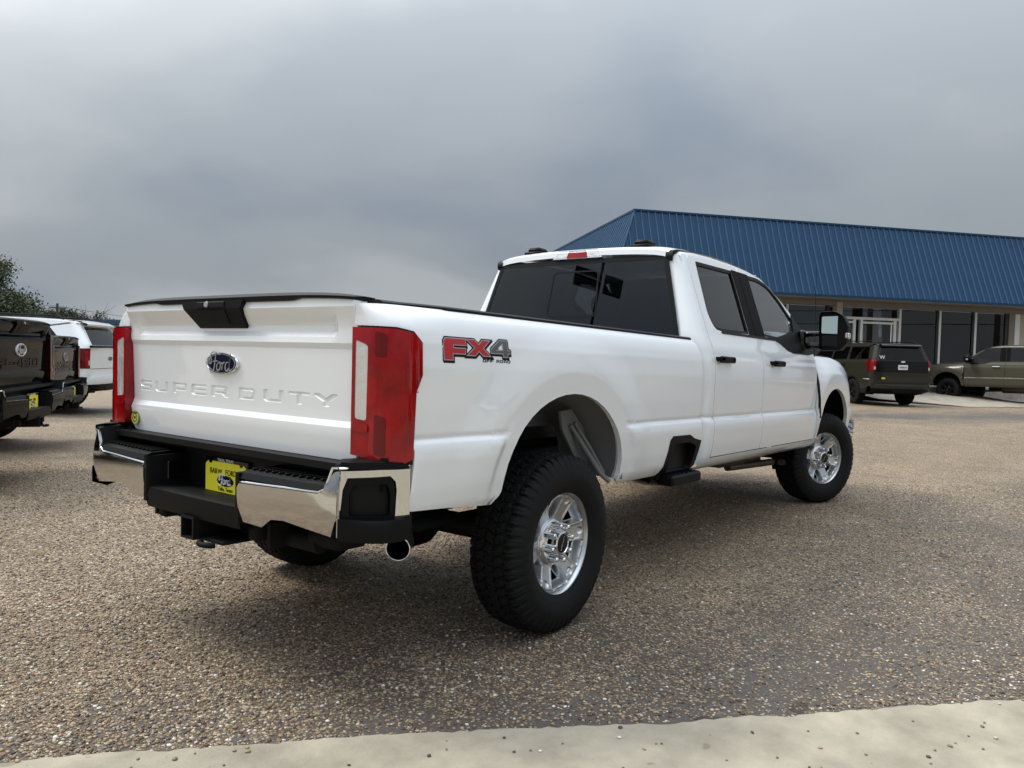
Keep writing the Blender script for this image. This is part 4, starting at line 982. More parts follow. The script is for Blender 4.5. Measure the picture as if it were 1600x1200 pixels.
# round yellow dealer sticker on the tailgate
stk = None
for c in hero.children:
    if c.name.startswith('tailgate'): stk = c; break
b = MB(); b.lathe([(.0001, -.0012), (.034, -.0012), (.034, 0)], 28, 'x', (-1.1425, .752, .925)); sk = fixn(b.build('round_sticker', M['yellow2'], stk, rake=True, smooth=False))
b = MB(); b.lathe([(.017, -.0018), (.0215, -.0018)], 28, 'x', (-1.1425, .752, .925)); b.lathe([(.031, -.0018), (.0325, -.0018)], 28, 'x', (-1.1425, .752, .925)); b.build('sticker_ring', M['ink'], sk, rake=True, smooth=False)
font_mesh('BAR W FORD', .0085, M['ink'], sk, 'sticker_lettering', frame((-1.1445, .752, .925 + .0205 + .024), (0, -1, 0), (0, 0, 1)))
font_mesh('W', .020, M['ink'], sk, 'sticker_lettering', frame((-1.1445, .752, .925 + .0205), (0, -1, 0), (0, 0, 1)))
font_mesh('806', .009, M['ink'], sk, 'sticker_lettering', frame((-1.1445, .752, .925 + .0205 - .026), (0, -1, 0), (0, 0, 1))) if False else None
# ------------------------------------------------------------------ ground
def nodes(m): t = m.node_tree; return t, t.nodes, t.links
def gravel_mat():
    m = bpy.data.materials.new('pea_gravel_lot'); m.use_nodes = True; t, nd, lk = nodes(m); b = nd['Principled BSDF']
    def n(ty, **k):
        q = nd.new(ty)
        for a, v in k.items(): setattr(q, a, v)
        return q
    def ma(op, a, b_=None, c=None, clamp=False):
        q = n('ShaderNodeMath', operation=op, use_clamp=clamp)
        for i, v in enumerate((a, b_, c)):
            if v is None: continue
            if isinstance(v, (int, float)): q.inputs[i].default_value = v
            else: lk.new(v, q.inputs[i])
        return q.outputs[0]
    tc_ = n('ShaderNodeTexCoord'); P = tc_.outputs['Object']
    def noise(s, d=4, r=.6, di=0, loc=(0, 0, 0), sc=(1, 1, 1)):
        mp = n('ShaderNodeMapping'); mp.inputs['Location'].default_value = loc; mp.inputs['Scale'].default_value = sc; lk.new(P, mp.inputs[0])
        q = n('ShaderNodeTexNoise'); q.inputs['Scale'].default_value = s; q.inputs['Detail'].default_value = d; q.inputs['Roughness'].default_value = r; q.inputs['Distortion'].default_value = di
        lk.new(mp.outputs[0], q.inputs['Vector']); return q.outputs[0]
    warp = n('ShaderNodeTexNoise'); warp.inputs['Scale'].default_value = 30; lk.new(P, warp.inputs['Vector'])
    wv = n('ShaderNodeVectorMath', operation='MULTIPLY_ADD'); lk.new(warp.outputs['Color'], wv.inputs[0]); wv.inputs[1].default_value = (.012, .012, 0); lk.new(P, wv.inputs[2])
    v = n('ShaderNodeTexVoronoi'); v.inputs['Scale'].default_value = 108; lk.new(wv.outputs[0], v.inputs['Vector'])
    v2 = n('ShaderNodeTexVoronoi', feature='DISTANCE_TO_EDGE'); v2.inputs['Scale'].default_value = 108; lk.new(wv.outputs[0], v2.inputs['Vector'])
    sp = n('ShaderNodeSeparateColor'); lk.new(v.outputs['Color'], sp.inputs[0])
    r = n('ShaderNodeValToRGB'); r.color_ramp.interpolation = 'CONSTANT'; el = r.color_ramp.elements
    cols = [(0, (.105, .066, .040)), (.16, (.29, .192, .110)), (.34, (.40, .285, .165)), (.50, (.20, .140, .092)), (.62, (.48, .365, .235)), (.76, (.27, .22, .175)), (.86, (.58, .47, .33)), (.95, (.74, .65, .51))]
    el[0].position, el[0].color = 0, (*cols[0][1], 1); el[1].position, el[1].color = cols[1][0], (*cols[1][1], 1)
    for p, c in cols[2:]: e_ = el.new(p); e_.color = (*c, 1)
    lk.new(sp.outputs[0], r.inputs[0])
    # how much of the binder shows: worn wheel tracks and patches
    big = noise(.22, 5, .6, .4, (3.3, 9.1, 0)); mid = noise(1.1, 6, .62, .5, (1, 4, 0)); fine = noise(7, 4, .6)
    sx_ = n('ShaderNodeSeparateXYZ'); lk.new(P, sx_.inputs[0])
    # the track that runs past the truck's right side is the most worn
    d1 = ma('ADD', ma('MULTIPLY', sx_.outputs[1], .95), ma('MULTIPLY', sx_.outputs[0], .30))   # distance across the track
    tr = ma('SUBTRACT', 1.0, ma('MULTIPLY', ma('ABSOLUTE', ma('ADD', d1, 1.9)), .36), None, True)
    d2 = ma('ADD', ma('MULTIPLY', sx_.outputs[0], .62), ma('MULTIPLY', sx_.outputs[1], .78))
    tr2 = ma('SUBTRACT', 1.0, ma('MULTIPLY', ma('ABSOLUTE', ma('SUBTRACT', d2, 12.3)), .30), None, True)
    wear = ma('ADD', ma('MULTIPLY', tr, .40), ma('ADD', ma('MULTIPLY', tr2, .42), ma('ADD', ma('MULTIPLY', big, .55), ma('ADD', ma('MULTIPLY', mid, .42), ma('MULTIPLY', fine, .16)))))
    wr = n('ShaderNodeMapRange'); wr.inputs['From Min'].default_value = .66; wr.inputs['From Max'].default_value = .98; lk.new(wear, wr.inputs[0])
    wearc = wr.outputs[0]
    bare = ma('LESS_THAN', sp.outputs[1], ma('MULTIPLY', wearc, .93))
    tone = noise(190, 3, .6)
    bc = n('ShaderNodeMix', data_type='RGBA'); bc.inputs['A'].default_value = (.060, .050, .042, 1); bc.inputs['B'].default_value = (.130, .112, .096, 1); lk.new(tone, bc.inputs['Factor'])
    mxc = n('ShaderNodeMix', data_type='RGBA'); lk.new(bare, mxc.inputs['Factor']); lk.new(r.outputs[0], mxc.inputs['A']); lk.new(bc.outputs['Result'], mxc.inputs['B'])
    # dark joints between stones
    jt = n('ShaderNodeMapRange'); jt.inputs['From Min'].default_value = 0; jt.inputs['From Max'].default_value = .16; jt.inputs['To Min'].default_value = .42; lk.new(v2.outputs['Distance'], jt.inputs[0])
    jj = ma('MAXIMUM', jt.outputs[0], ma('MULTIPLY', bare, .85))
    # oil drops and damp patches
    vo = n('ShaderNodeTexVoronoi'); vo.inputs['Scale'].default_value = 3.3; vo.inputs['Randomness'].default_value = 1; wv2 = n('ShaderNodeVectorMath', operation='MULTIPLY_ADD'); w2 = n('ShaderNodeTexNoise'); w2.inputs['Scale'].default_value = 9; lk.new(P, w2.inputs['Vector'])
    lk.new(w2.outputs['Color'], wv2.inputs[0]); wv2.inputs[1].default_value = (.16, .16, 0); lk.new(P, wv2.inputs[2]); lk.new(wv2.outputs[0], vo.inputs['Vector'])
    svo = n('ShaderNodeSeparateColor'); lk.new(vo.outputs['Color'], svo.inputs[0])
    rad = ma('MULTIPLY', ma('SUBTRACT', svo.outputs[0], .25), .24)
    drop = ma('MULTIPLY', ma('MULTIPLY', ma('SUBTRACT', rad, vo.outputs['Distance']), 22, None, True), ma('MULTIPLY_ADD', wearc, .8, .12))
    dk = ma('SUBTRACT', 1.0, ma('MULTIPLY', ma('MINIMUM', drop, 1.0), .70))
    st = noise(.9, 6, .7, 1.0, (5, 2, 0)); sr = n('ShaderNodeMapRange'); sr.inputs['From Min'].default_value = .35; sr.inputs['From Max'].default_value = .7; sr.inputs['To Min'].default_value = 1.14; sr.inputs['To Max'].default_value = .80; lk.new(st, sr.inputs[0])
    mulf = ma('MULTIPLY', ma('MULTIPLY', jj, dk), sr.outputs[0])
    out = n('ShaderNodeVectorMath', operation='SCALE'); lk.new(mxc.outputs['Result'], out.inputs[0]); lk.new(mulf, out.inputs['Scale'])
    lk.new(out.outputs[0], b.inputs['Base Color']); b.inputs['Roughness'].default_value = .62; b.inputs['Specular IOR Level'].default_value = .35
    h = ma('ADD', ma('MULTIPLY', ma('MINIMUM', v2.outputs['Distance'], .35), ma('SUBTRACT', 1.0, ma('MULTIPLY', bare, .85))), ma('MULTIPLY', tone, .08))
    bp = n('ShaderNodeBump'); bp.inputs['Strength'].default_value = .9; bp.inputs['Distance'].default_value = .014; lk.new(h, bp.inputs['Height']); lk.new(bp.outputs[0], b.inputs['Normal'])
    return m
def concrete_mat(name, col, spots=True):
    m = mat(name, col, .8, bump=(90, .5, .004), var=(3.0, .30)); t, nd, lk = nodes(m); b = nd['Principled BSDF']
    if spots:
        src = b.inputs['Base Color'].links[0].from_socket; tc_ = nd.new('ShaderNodeTexCoord')
        v = nd.new('ShaderNodeTexVoronoi'); v.inputs['Scale'].default_value = 5.5
        nz = nd.new('ShaderNodeTexNoise'); nz.inputs['Scale'].default_value = 14; lk.new(tc_.outputs['Object'], nz.inputs['Vector'])
        ad = nd.new('ShaderNodeVectorMath'); ad.operation = 'MULTIPLY_ADD'; ad.inputs[1].default_value = (.09, .09, 0); lk.new(nz.outputs['Color'], ad.inputs[0]); lk.new(tc_.outputs['Object'], ad.inputs[2]); lk.new(ad.outputs[0], v.inputs['Vector'])
        se = nd.new('ShaderNodeSeparateColor'); lk.new(v.outputs['Color'], se.inputs[0])
        a1 = nd.new('ShaderNodeMath'); a1.operation = 'MULTIPLY_ADD'; a1.inputs[1].default_value = .26; a1.inputs[2].default_value = -.10; lk.new(se.outputs[0], a1.inputs[0])
        a2 = nd.new('ShaderNodeMath'); a2.operation = 'SUBTRACT'; lk.new(a1.outputs[0], a2.inputs[0]); lk.new(v.outputs['Distance'], a2.inputs[1])
        a3 = nd.new('ShaderNodeMath'); a3.operation = 'MULTIPLY'; a3.use_clamp = True; a3.inputs[1].default_value = 40; lk.new(a2.outputs[0], a3.inputs[0])
        v3 = nd.new('ShaderNodeTexVoronoi'); v3.inputs['Scale'].default_value = 38; lk.new(tc_.outputs['Object'], v3.inputs['Vector']); s3 = nd.new('ShaderNodeSeparateColor'); lk.new(v3.outputs['Color'], s3.inputs[0])
        c1 = nd.new('ShaderNodeMath'); c1.operation = 'MULTIPLY_ADD'; c1.inputs[1].default_value = 1.8; c1.inputs[2].default_value = -1.62; lk.new(s3.outputs[0], c1.inputs[0])
        c2 = nd.new('ShaderNodeMath'); c2.operation = 'SUBTRACT'; lk.new(c1.outputs[0], c2.inputs[0]); lk.new(v3.outputs['Distance'], c2.inputs[1])
        c3 = nd.new('ShaderNodeMath'); c3.operation = 'MULTIPLY'; c3.use_clamp = True; c3.inputs[1].default_value = 12; lk.new(c2.outputs[0], c3.inputs[0])
        mxx = nd.new('ShaderNodeMix'); mxx.data_type = 'RGBA'; lk.new(src, mxx.inputs['A']); mxx.inputs['B'].default_value = (.16, .12, .08, 1)
        mm = nd.new('ShaderNodeMath'); mm.operation = 'MULTIPLY'; mm.inputs[1].default_value = .55; lk.new(a3.outputs[0], mm.inputs[0]); lk.new(mm.outputs[0], mxx.inputs['Factor'])
        mx2 = nd.new('ShaderNodeMix'); mx2.data_type = 'RGBA'; lk.new(mxx.outputs['Result'], mx2.inputs['A']); mx2.inputs['B'].default_value = (.05, .04, .03, 1); lk.new(c3.outputs[0], mx2.inputs['Factor'])
        lk.new(mx2.outputs['Result'], b.inputs['Base Color'])
    return m
M['gravel'] = gravel_mat(); M['conc'] = concrete_mat('worn_concrete', (.33, .29, .22)); M['conc2'] = concrete_mat('pale_concrete', (.33, .29, .235), False)
M['jointc'] = mat('joint_dirt', (.06, .05, .04), .95); M['dirt'] = mat('dry_grassland', (.12, .105, .07), .9, var=(.08, .4))
b = MB(); b.add([(-900, -900, -.03), (900, -900, -.03), (900, 900, -.03), (-900, 900, -.03)], [(0, 1, 2, 3)])
tag(b.build('ground', M['dirt'], smooth=False), 'dry open land round the lot', kind='structure')
b = MB(); b.add([(-60, -60, 0), (90, -60, 0), (90, 80, 0), (-60, 80, 0)], [(0, 1, 2, 3)])
tag(b.build('gravel_lot', M['gravel'], smooth=False), 'brown pebble surfaced parking lot', kind='structure')
# concrete apron in the near corner: ragged edge
e0, e1 = np.array((-2.09, -.30)), np.array((.55, -2.75)); dv = (e1 - e0) / np.linalg.norm(e1 - e0); nv = np.array((-dv[1], dv[0]))
if nv @ (np.array((-3., -3.)) - e0) > 0: nv = -nv
rg = random.Random(5); pts = []; h1 = 0
for k in range(0, 1400):
    t = -12 + k * .03; h1 = h1 * .86 + rg.uniform(-.009, .009)
    pts.append(tuple(e0 + dv * t + nv * (h1 + .018 * math.sin(t * 1.7) + .004 * rg.uniform(-1, 1))))
far = [tuple(e0 + dv * 30 - nv * 9), tuple(e0 - dv * 12 - nv * 9)]
poly = pts + far; b = MB(); b.prism(poly, 'z', -.02, .012); ap = fixn(b.build('concrete_apron', M['conc'], smooth=False)); tag(ap, 'pale concrete apron along the bottom right of the view', kind='structure')

for t in ():
    p = e0 + dv * t; q = p - nv * 6.0; b = MB(); dd = dv * .006; b.prism([tuple(p - nv * .06 - dd), tuple(p - nv * .06 + dd), tuple(q + dd), tuple(q - dd)], 'z', .008, .0135)
    o = fixn(b.build('expansion_joint', M['jointc'], ap, smooth=False))
# loose and half-bedded stones near the camera: real pebbles over the printed ones
def stone_mat():
    m = bpy.data.materials.new('pebble'); m.use_nodes = True; t, nd, lk = nodes(m); b = nd['Principled BSDF']; b.inputs['Roughness'].default_value = .55
    a = nd.new('ShaderNodeAttribute'); a.attribute_name = 'tone'; r = nd.new('ShaderNodeValToRGB'); r.color_ramp.interpolation = 'CONSTANT'
    el = r.color_ramp.elements; el[0].color = (.085, .056, .036, 1); el[1].position = .2; el[1].color = (.23, .155, .092, 1)
    for p, c in ((.4, (.32, .228, .135)), (.58, (.16, .120, .088)), (.70, (.40, .30, .195)), (.84, (.25, .215, .18)), (.92, (.50, .45, .37)), (.975, (.70, .67, .60))): e_ = el.new(p); e_.color = (*c, 1)
    lk.new(a.outputs['Fac'], r.inputs[0]); lk.new(r.outputs[0], b.inputs['Base Color']); return m
def pebbles():
    rs_ = np.random.RandomState(3); fw = np.array([.8, .6]); rt = np.array([.6, -.8]); C0 = np.array([-3.04, -2.92]); out = []
    n_try = 80000; D = 1.9 + 6.5 * rs_.rand(n_try) ** 1.35; L = (rs_.rand(n_try) * 2 - 1) * .74 * D
    P = C0 + D[:, None] * fw + L[:, None] * rt
    oc = ((P - e0) @ nv) < .02; keep = ~oc | ((rs_.rand(n_try) < .035) & (((P - e0) @ nv) > -.5))
    d1 = P[:, 1] * .95 + P[:, 0] * .30 + 1.9; wear = np.clip(1 - np.abs(d1) * .36, 0, 1)
    cl = np.sin(P[:, 0] * 2.3 + 1.1 * np.sin(P[:, 1] * 1.7)) * np.sin(P[:, 1] * 2.9 + np.sin(P[:, 0] * 1.3)) * .25
    keep &= rs_.rand(n_try) > wear * .78 + cl
    P = P[keep]; D = D[keep]; oc = oc[keep]; n_ = len(P)
    # 12-vertex stone
    ph = (1 + 5 ** .5) / 2; ico = np.array([(-1, ph, 0), (1, ph, 0), (-1, -ph, 0), (1, -ph, 0), (0, -1, ph), (0, 1, ph), (0, -1, -ph), (0, 1, -ph), (ph, 0, -1), (ph, 0, 1), (-ph, 0, -1), (-ph, 0, 1)]) / 1.902
    fc = np.array([(0, 11, 5), (0, 5, 1), (0, 1, 7), (0, 7, 10), (0, 10, 11), (1, 5, 9), (5, 11, 4), (11, 10, 2), (10, 7, 6), (7, 1, 8), (3, 9, 4), (3, 4, 2), (3, 2, 6), (3, 6, 8), (3, 8, 9), (4, 9, 5), (2, 4, 11), (6, 2, 10), (8, 6, 7), (9, 8, 1)])
    a = rs_.rand(n_) * 2 * PI; s0 = .0038 + .0046 * rs_.rand(n_) ** 1.6
    V = ico[None] * (1 + .22 * (rs_.rand(n_, 12, 1) - .5)) * np.stack([s0 * (1 + .5 * rs_.rand(n_)), s0, s0 * .62], -1)[:, None, :]
    c_, s_ = np.cos(a)[:, None], np.sin(a)[:, None]; X = V[..., 0] * c_ - V[..., 1] * s_; Y = V[..., 0] * s_ + V[..., 1] * c_
    V = np.stack([X + P[:, :1], Y + P[:, 1:], V[..., 2] + .001 + .0015 * rs_.rand(n_, 1) + .013 * oc[:, None]], -1)
    F = (fc[None] + (np.arange(n_) * 12)[:, None, None]).reshape(-1, 3)
    me = bpy.data.meshes.new('loose_pebbles'); me.vertices.add(n_ * 12); me.vertices.foreach_set('co', V.ravel()); me.loops.add(len(F) * 3); me.loops.foreach_set('vertex_index', F.ravel().astype(np.int32))
    me.polygons.add(len(F)); me.polygons.foreach_set('loop_start', np.arange(0, len(F) * 3, 3, dtype=np.int32)); me.update(calc_edges=True)
    me.polygons.foreach_set('use_smooth', np.ones(len(F), bool))
    at = me.attributes.new('tone', 'FLOAT', 'POINT'); at.data.foreach_set('value', np.repeat(rs_.rand(n_), 12).astype(np.float32)); me.materials.append(stone_mat())
    o = bpy.data.objects.new('loose_pebbles', me); COL.objects.link(o); tag(o, 'loose brown and tan pebbles strewn over the lot', kind='stuff')
pebbles()

# ------------------------------------------------------------------ building
BO = np.array((22.54, 10.82)); BS = np.array((.7679, -.6405)); BN = np.array((.6705, .7419)); BANG = math.atan2(BS[1], BS[0])
def bw(s, n, z): p = BO + BS * s + BN * n; return (p[0], p[1], z)
M['roofblue'] = mat('blue_roof_metal', (.011, .052, .118), .5, .0, spec=.25, var=(1.2, .10)); M['ribblue'] = mat('rib_highlight_blue', (.045, .105, .19), .5)  # rib blue is lighter: painted highlight where the ribs catch the sky
M['beige'] = mat('beige_stucco', (.42, .385, .30), .85, bump=(80, .3, .003), var=(3, .08)); M['fascia'] = mat('tan_fascia', (.22, .195, .16), .7, var=(2, .1))
M['alum'] = mat('mullion_aluminium', (.72, .72, .70), .45, .1); M['dframe'] = mat('dark_frame', (.02, .02, .02), .5); M['shop'] = tinted('shop_glass', (.42, .43, .43), 0, 1.6); M['int'] = mat('interior_wall', (.10, .10, .095), .9); M['intf'] = mat('interior_floor', (.08, .075, .07), .5)
M['bluefar'] = mat('far_blue_roof', (.03, .07, .13), .6)
bld = empty('dealership_building', bw(0, 0, 0)); tag(bld, 'low showroom building with blue ribbed metal mansard roof and storefront glass', 'building')
def bl(nm, mb, m, par=None, **k):
    o = mb.build(nm, m, None, smooth=False, **k); fixn(o); par = par or bld; o.parent = par; o.matrix_parent_inverse = par_mat(par); return o
def par_mat(p):
    T = Matrix.Identity(4); q = p
    while q is not None:
        T = Matrix.Translation(q.location) @ T if q.rotation_euler.z == 0 else (Matrix.Translation(q.location) @ Matrix.Rotation(q.rotation_euler.z, 4, 'Z')) @ T; q = q.parent
    return T.inverted()
def pr(s0, s1, n0, n1, z0, z1):
    b = MB(); return b.add([bw(s, n, z) for z in (z0, z1) for n in (n0, n1) for s in (s0, s1)], [(0, 2, 3, 1), (4, 5, 7, 6), (0, 1, 5, 4), (2, 6, 7, 3), (0, 4, 6, 2), (1, 3, 7, 5)])
ZT, ZE, OV, LS, LN = 6.72, 3.86, 1.2, 42.0, 26.0
# roof panels with an upstanding rib each
RW = .278
def rpanel(w0, base_cut=None):
    """panel in its own frame: x along the eave, y up the slope (0 at eave .. 1 at the top), z outward"""
def slope_pt(side, a, t, out):
    """side 'f': a = s, 'l': a = n; t 0 eave 1 top"""
    L = math.hypot(OV, ZT - ZE); no, nz = (ZT - ZE) / L, OV / L
    if side == 'f': s, n = a, -OV + OV * t; n -= no * out
    else: s, n = -OV + OV * t, a; s -= no * out
    return bw(s, n, ZE + (ZT - ZE) * t + nz * out)
def mk_panel(side, a0, a1):
    prof = [(a0, 0), (a0 + .012, .0), (a0 + .022, .034), (a0 + .046, .034), (a0 + .056, 0), (a0 + .15, .0), (a0 + .16, .005), (a0 + .175, .0), (a1, 0)]
    V = []; 
    for a, o_ in prof:
        tmax = 1.0 if a >= 0 else max(0.02, (a + OV) / OV)
        # along the hip the panel is cut by the corner line s = n
        V += [slope_pt(side, a, 0, o_), slope_pt(side, a, tmax, o_)]
    k = len(prof); return V, [(2 * i, 2 * i + 2, 2 * i + 3, 2 * i + 1) for i in range(k - 1)]
cnt = 0; base = None
for side, n_p in (('f', int((LS + OV) / RW)), ('l', int((20 + OV) / RW))):
    base = None
    for k in range(n_p):
        a0 = -OV + k * RW
        if side == 'f' and a0 > 21.5 and False: continue
        if a0 < 0 or base is None:
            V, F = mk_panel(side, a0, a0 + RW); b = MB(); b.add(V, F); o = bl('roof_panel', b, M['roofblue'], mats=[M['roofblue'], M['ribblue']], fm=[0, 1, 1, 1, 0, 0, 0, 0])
            if a0 >= 0: base = (o, a0)
        else:
            o = base[0].copy(); COL.objects.link(o); d = (BS if side == 'f' else BN) * (a0 - base[1]); o.location = (d[0], d[1], 0)
        cnt += 1
b = MB(); b.tube([slope_pt('f', -OV, 0, .02), bw(0, 0, ZT + .02)], .035, 6); bl('hip_cap', b, M['roofblue'])
b = MB(); b.add(*[[bw(s, n, z) for s, n, z in ((-.04, -.05, ZT - .02), (LS, -.05, ZT - .02), (LS, -.05, ZT + .05), (-.04, -.05, ZT + .05), (-.04, .12, ZT + .05), (LS, .12, ZT + .05))], [(0, 1, 2, 3), (3, 2, 5, 4)]]); bl('roof_coping', b, M['roofblue'])
bl('roof_coping', pr(-.05, .1, -.04, 20, ZT - .02, ZT + .05), M['roofblue'])
bl('eave_trim', pr(-OV - .02, LS, -OV - .03, -OV + .03, ZE - .07, ZE + .015), M['roofblue']); bl('eave_trim', pr(-OV - .03, -OV + .03, -OV + .03, 20, ZE - .07, ZE + .015), M['roofblue'])
bl('roof_deck', pr(.0, LS, .1, 20, ZT - .3, ZT - .05), M['fascia'])
bl('soffit', pr(-OV + .03, LS, -OV + .03, .3, ZE - .12, ZE - .06), M['fascia']); bl('soffit', pr(-OV + .03, .3, .3, 20, ZE - .12, ZE - .06), M['fascia'])
bl('fascia_band', pr(-.15, LS, -.25, .15, 3.56, ZE - .125), M['fascia'])
bl('foundation', pr(-.1, LS, -.55, .2, 0, .46), M['conc2'])
bl('side_wall', pr(.0, .2, .2, 20, 0, ZE - .125), M['beige']); bl('front_wall', pr(17.35, LS, -.02, .2, .46, 3.56), M['beige'])
bl('front_wall', pr(0, 1.0, -.02, .2, .46, 3.56), M['beige'])
bl('interior_wall', pr(1, 17.3, 9, 9.1, .46, 3.8), M['int']); bl('interior_floor', pr(.2, 17.3, .2, 9, .40, .455), M['intf']); bl('interior_ceiling', pr(.2, 17.3, .2, 9, 3.5, 3.56), M['int'])
ms = [1.0, 2.8, 4.6, 6.4, 8.25]           # left bays
for s in ms[1:4]: bl('mullion', pr(s - .035, s + .035, -.03, .10, .46, 3.56), M['alum'])
bl('dark_post', pr(8.12, 8.26, -.03, .12, .46, 3.56), M['dframe']); bl('white_column', pr(8.40, 8.66, -.28, .0, .46, 3.70), M['beige'])
bl('header_rail', pr(8.66, 11.42, -.04, .08, 3.07, 3.17), M['alum'])
for s in (9.38, 9.70): bl('door_stile', pr(s - .06, s + .06, -.05, .08, .46, 3.07), M['alum'])
bl('door_stile', pr(11.18, 11.30, -.05, .08, .46, 3.07), M['alum']); bl('door_head', pr(9.70, 11.24, -.045, .075, 2.92, 3.0), M['alum']); bl('door_head', pr(8.7, 9.38, -.045, .075, 2.92, 3.0), M['alum'])
bl('mullion', pr(11.42, 11.52, -.05, .10, .46, 3.56), M['alum'])
for s in (13.32, 15.05): bl('mullion', pr(s, s + .10, -.05, .10, .46, 3.56), M['alum']); bl('dark_post', pr(s - .10, s - .005, -.02, .10, .46, 3.56), M['dframe'])
bl('dark_post', pr(16.60, 16.74, -.02, .10, .46, 3.56), M['dframe']); bl('jamb', pr(16.76, 17.06, -.05, .12, .46, 3.56), M['fascia']); bl('jamb', pr(17.08, 17.33, -.03, .12, .46, 3.56), M['alum'])
bl('sill_rail', pr(11.52, 13.2, -.04, .06, 1.30, 1.36), M['alum']); bl('sill_rail', pr(11.52, 16.6, -.04, .08, .47, .56), M['alum'])
panes = [(1.0, 2.76), (2.84, 4.56), (4.64, 6.36), (6.44, 8.10), (8.66, 9.30), (9.78, 11.10), (11.53, 13.2), (13.43, 14.94), (15.16, 16.58)]
for i, (a, c) in enumerate(panes): bl('window_pane', pr(a, c, .02, .03, .47, 3.54), M['shop'])
for s0, n0, w_, h_ in ((2, 5, 1.2, 1.3), (5, 6, 2.0, 1.1), (10, 7, 1.6, 2.4), (12, 5, 1.4, 1.2), (14.6, 6, 1.0, 2.2)): bl('showroom_desk', pr(s0, s0 + w_, n0, n0 + .6, .46, .46 + h_), M['int'])
# wall light and pad
b = MB(); b.add([bw(*p) for p in ((8.2, -1.2, .30), (13.4, -1.2, .30), (13.6, -3.4, .11), (14.6, -5.2, .012), (9.6, -5.9, .012), (8.2, -3.2, .10), (8.0, -.5, .34), (13.5, -.5, .34))], [(6, 7, 1, 0), (0, 1, 2, 5), (5, 2, 3, 4)])
b.add([bw(*p) for p in ((13.4, -.5, .34), (13.4, -1.2, .30), (13.6, -3.4, .11), (14.6, -5.2, .012), (13.7, -3.4, -.02), (13.5, -.5, -.02))], [(0, 1, 2, 5), (2, 3, 4, 5)])
tag(fixn(b.build('concrete_ramp', M['conc2'], smooth=False)), 'sloping pale concrete pad between the two olive vehicles', kind='structure')
b = MB(); b.add([bw(*p) for p in ((-3, -.55, .006), (45, -.55, .006), (45, -6.0, .006), (15, -5.6, .006), (-3, -4.6, .006))], [(0, 1, 2, 3, 4)]); tag(b.build('pavement', M['conc2'], smooth=False), 'concrete parking strip in front of the showroom', kind='structure')

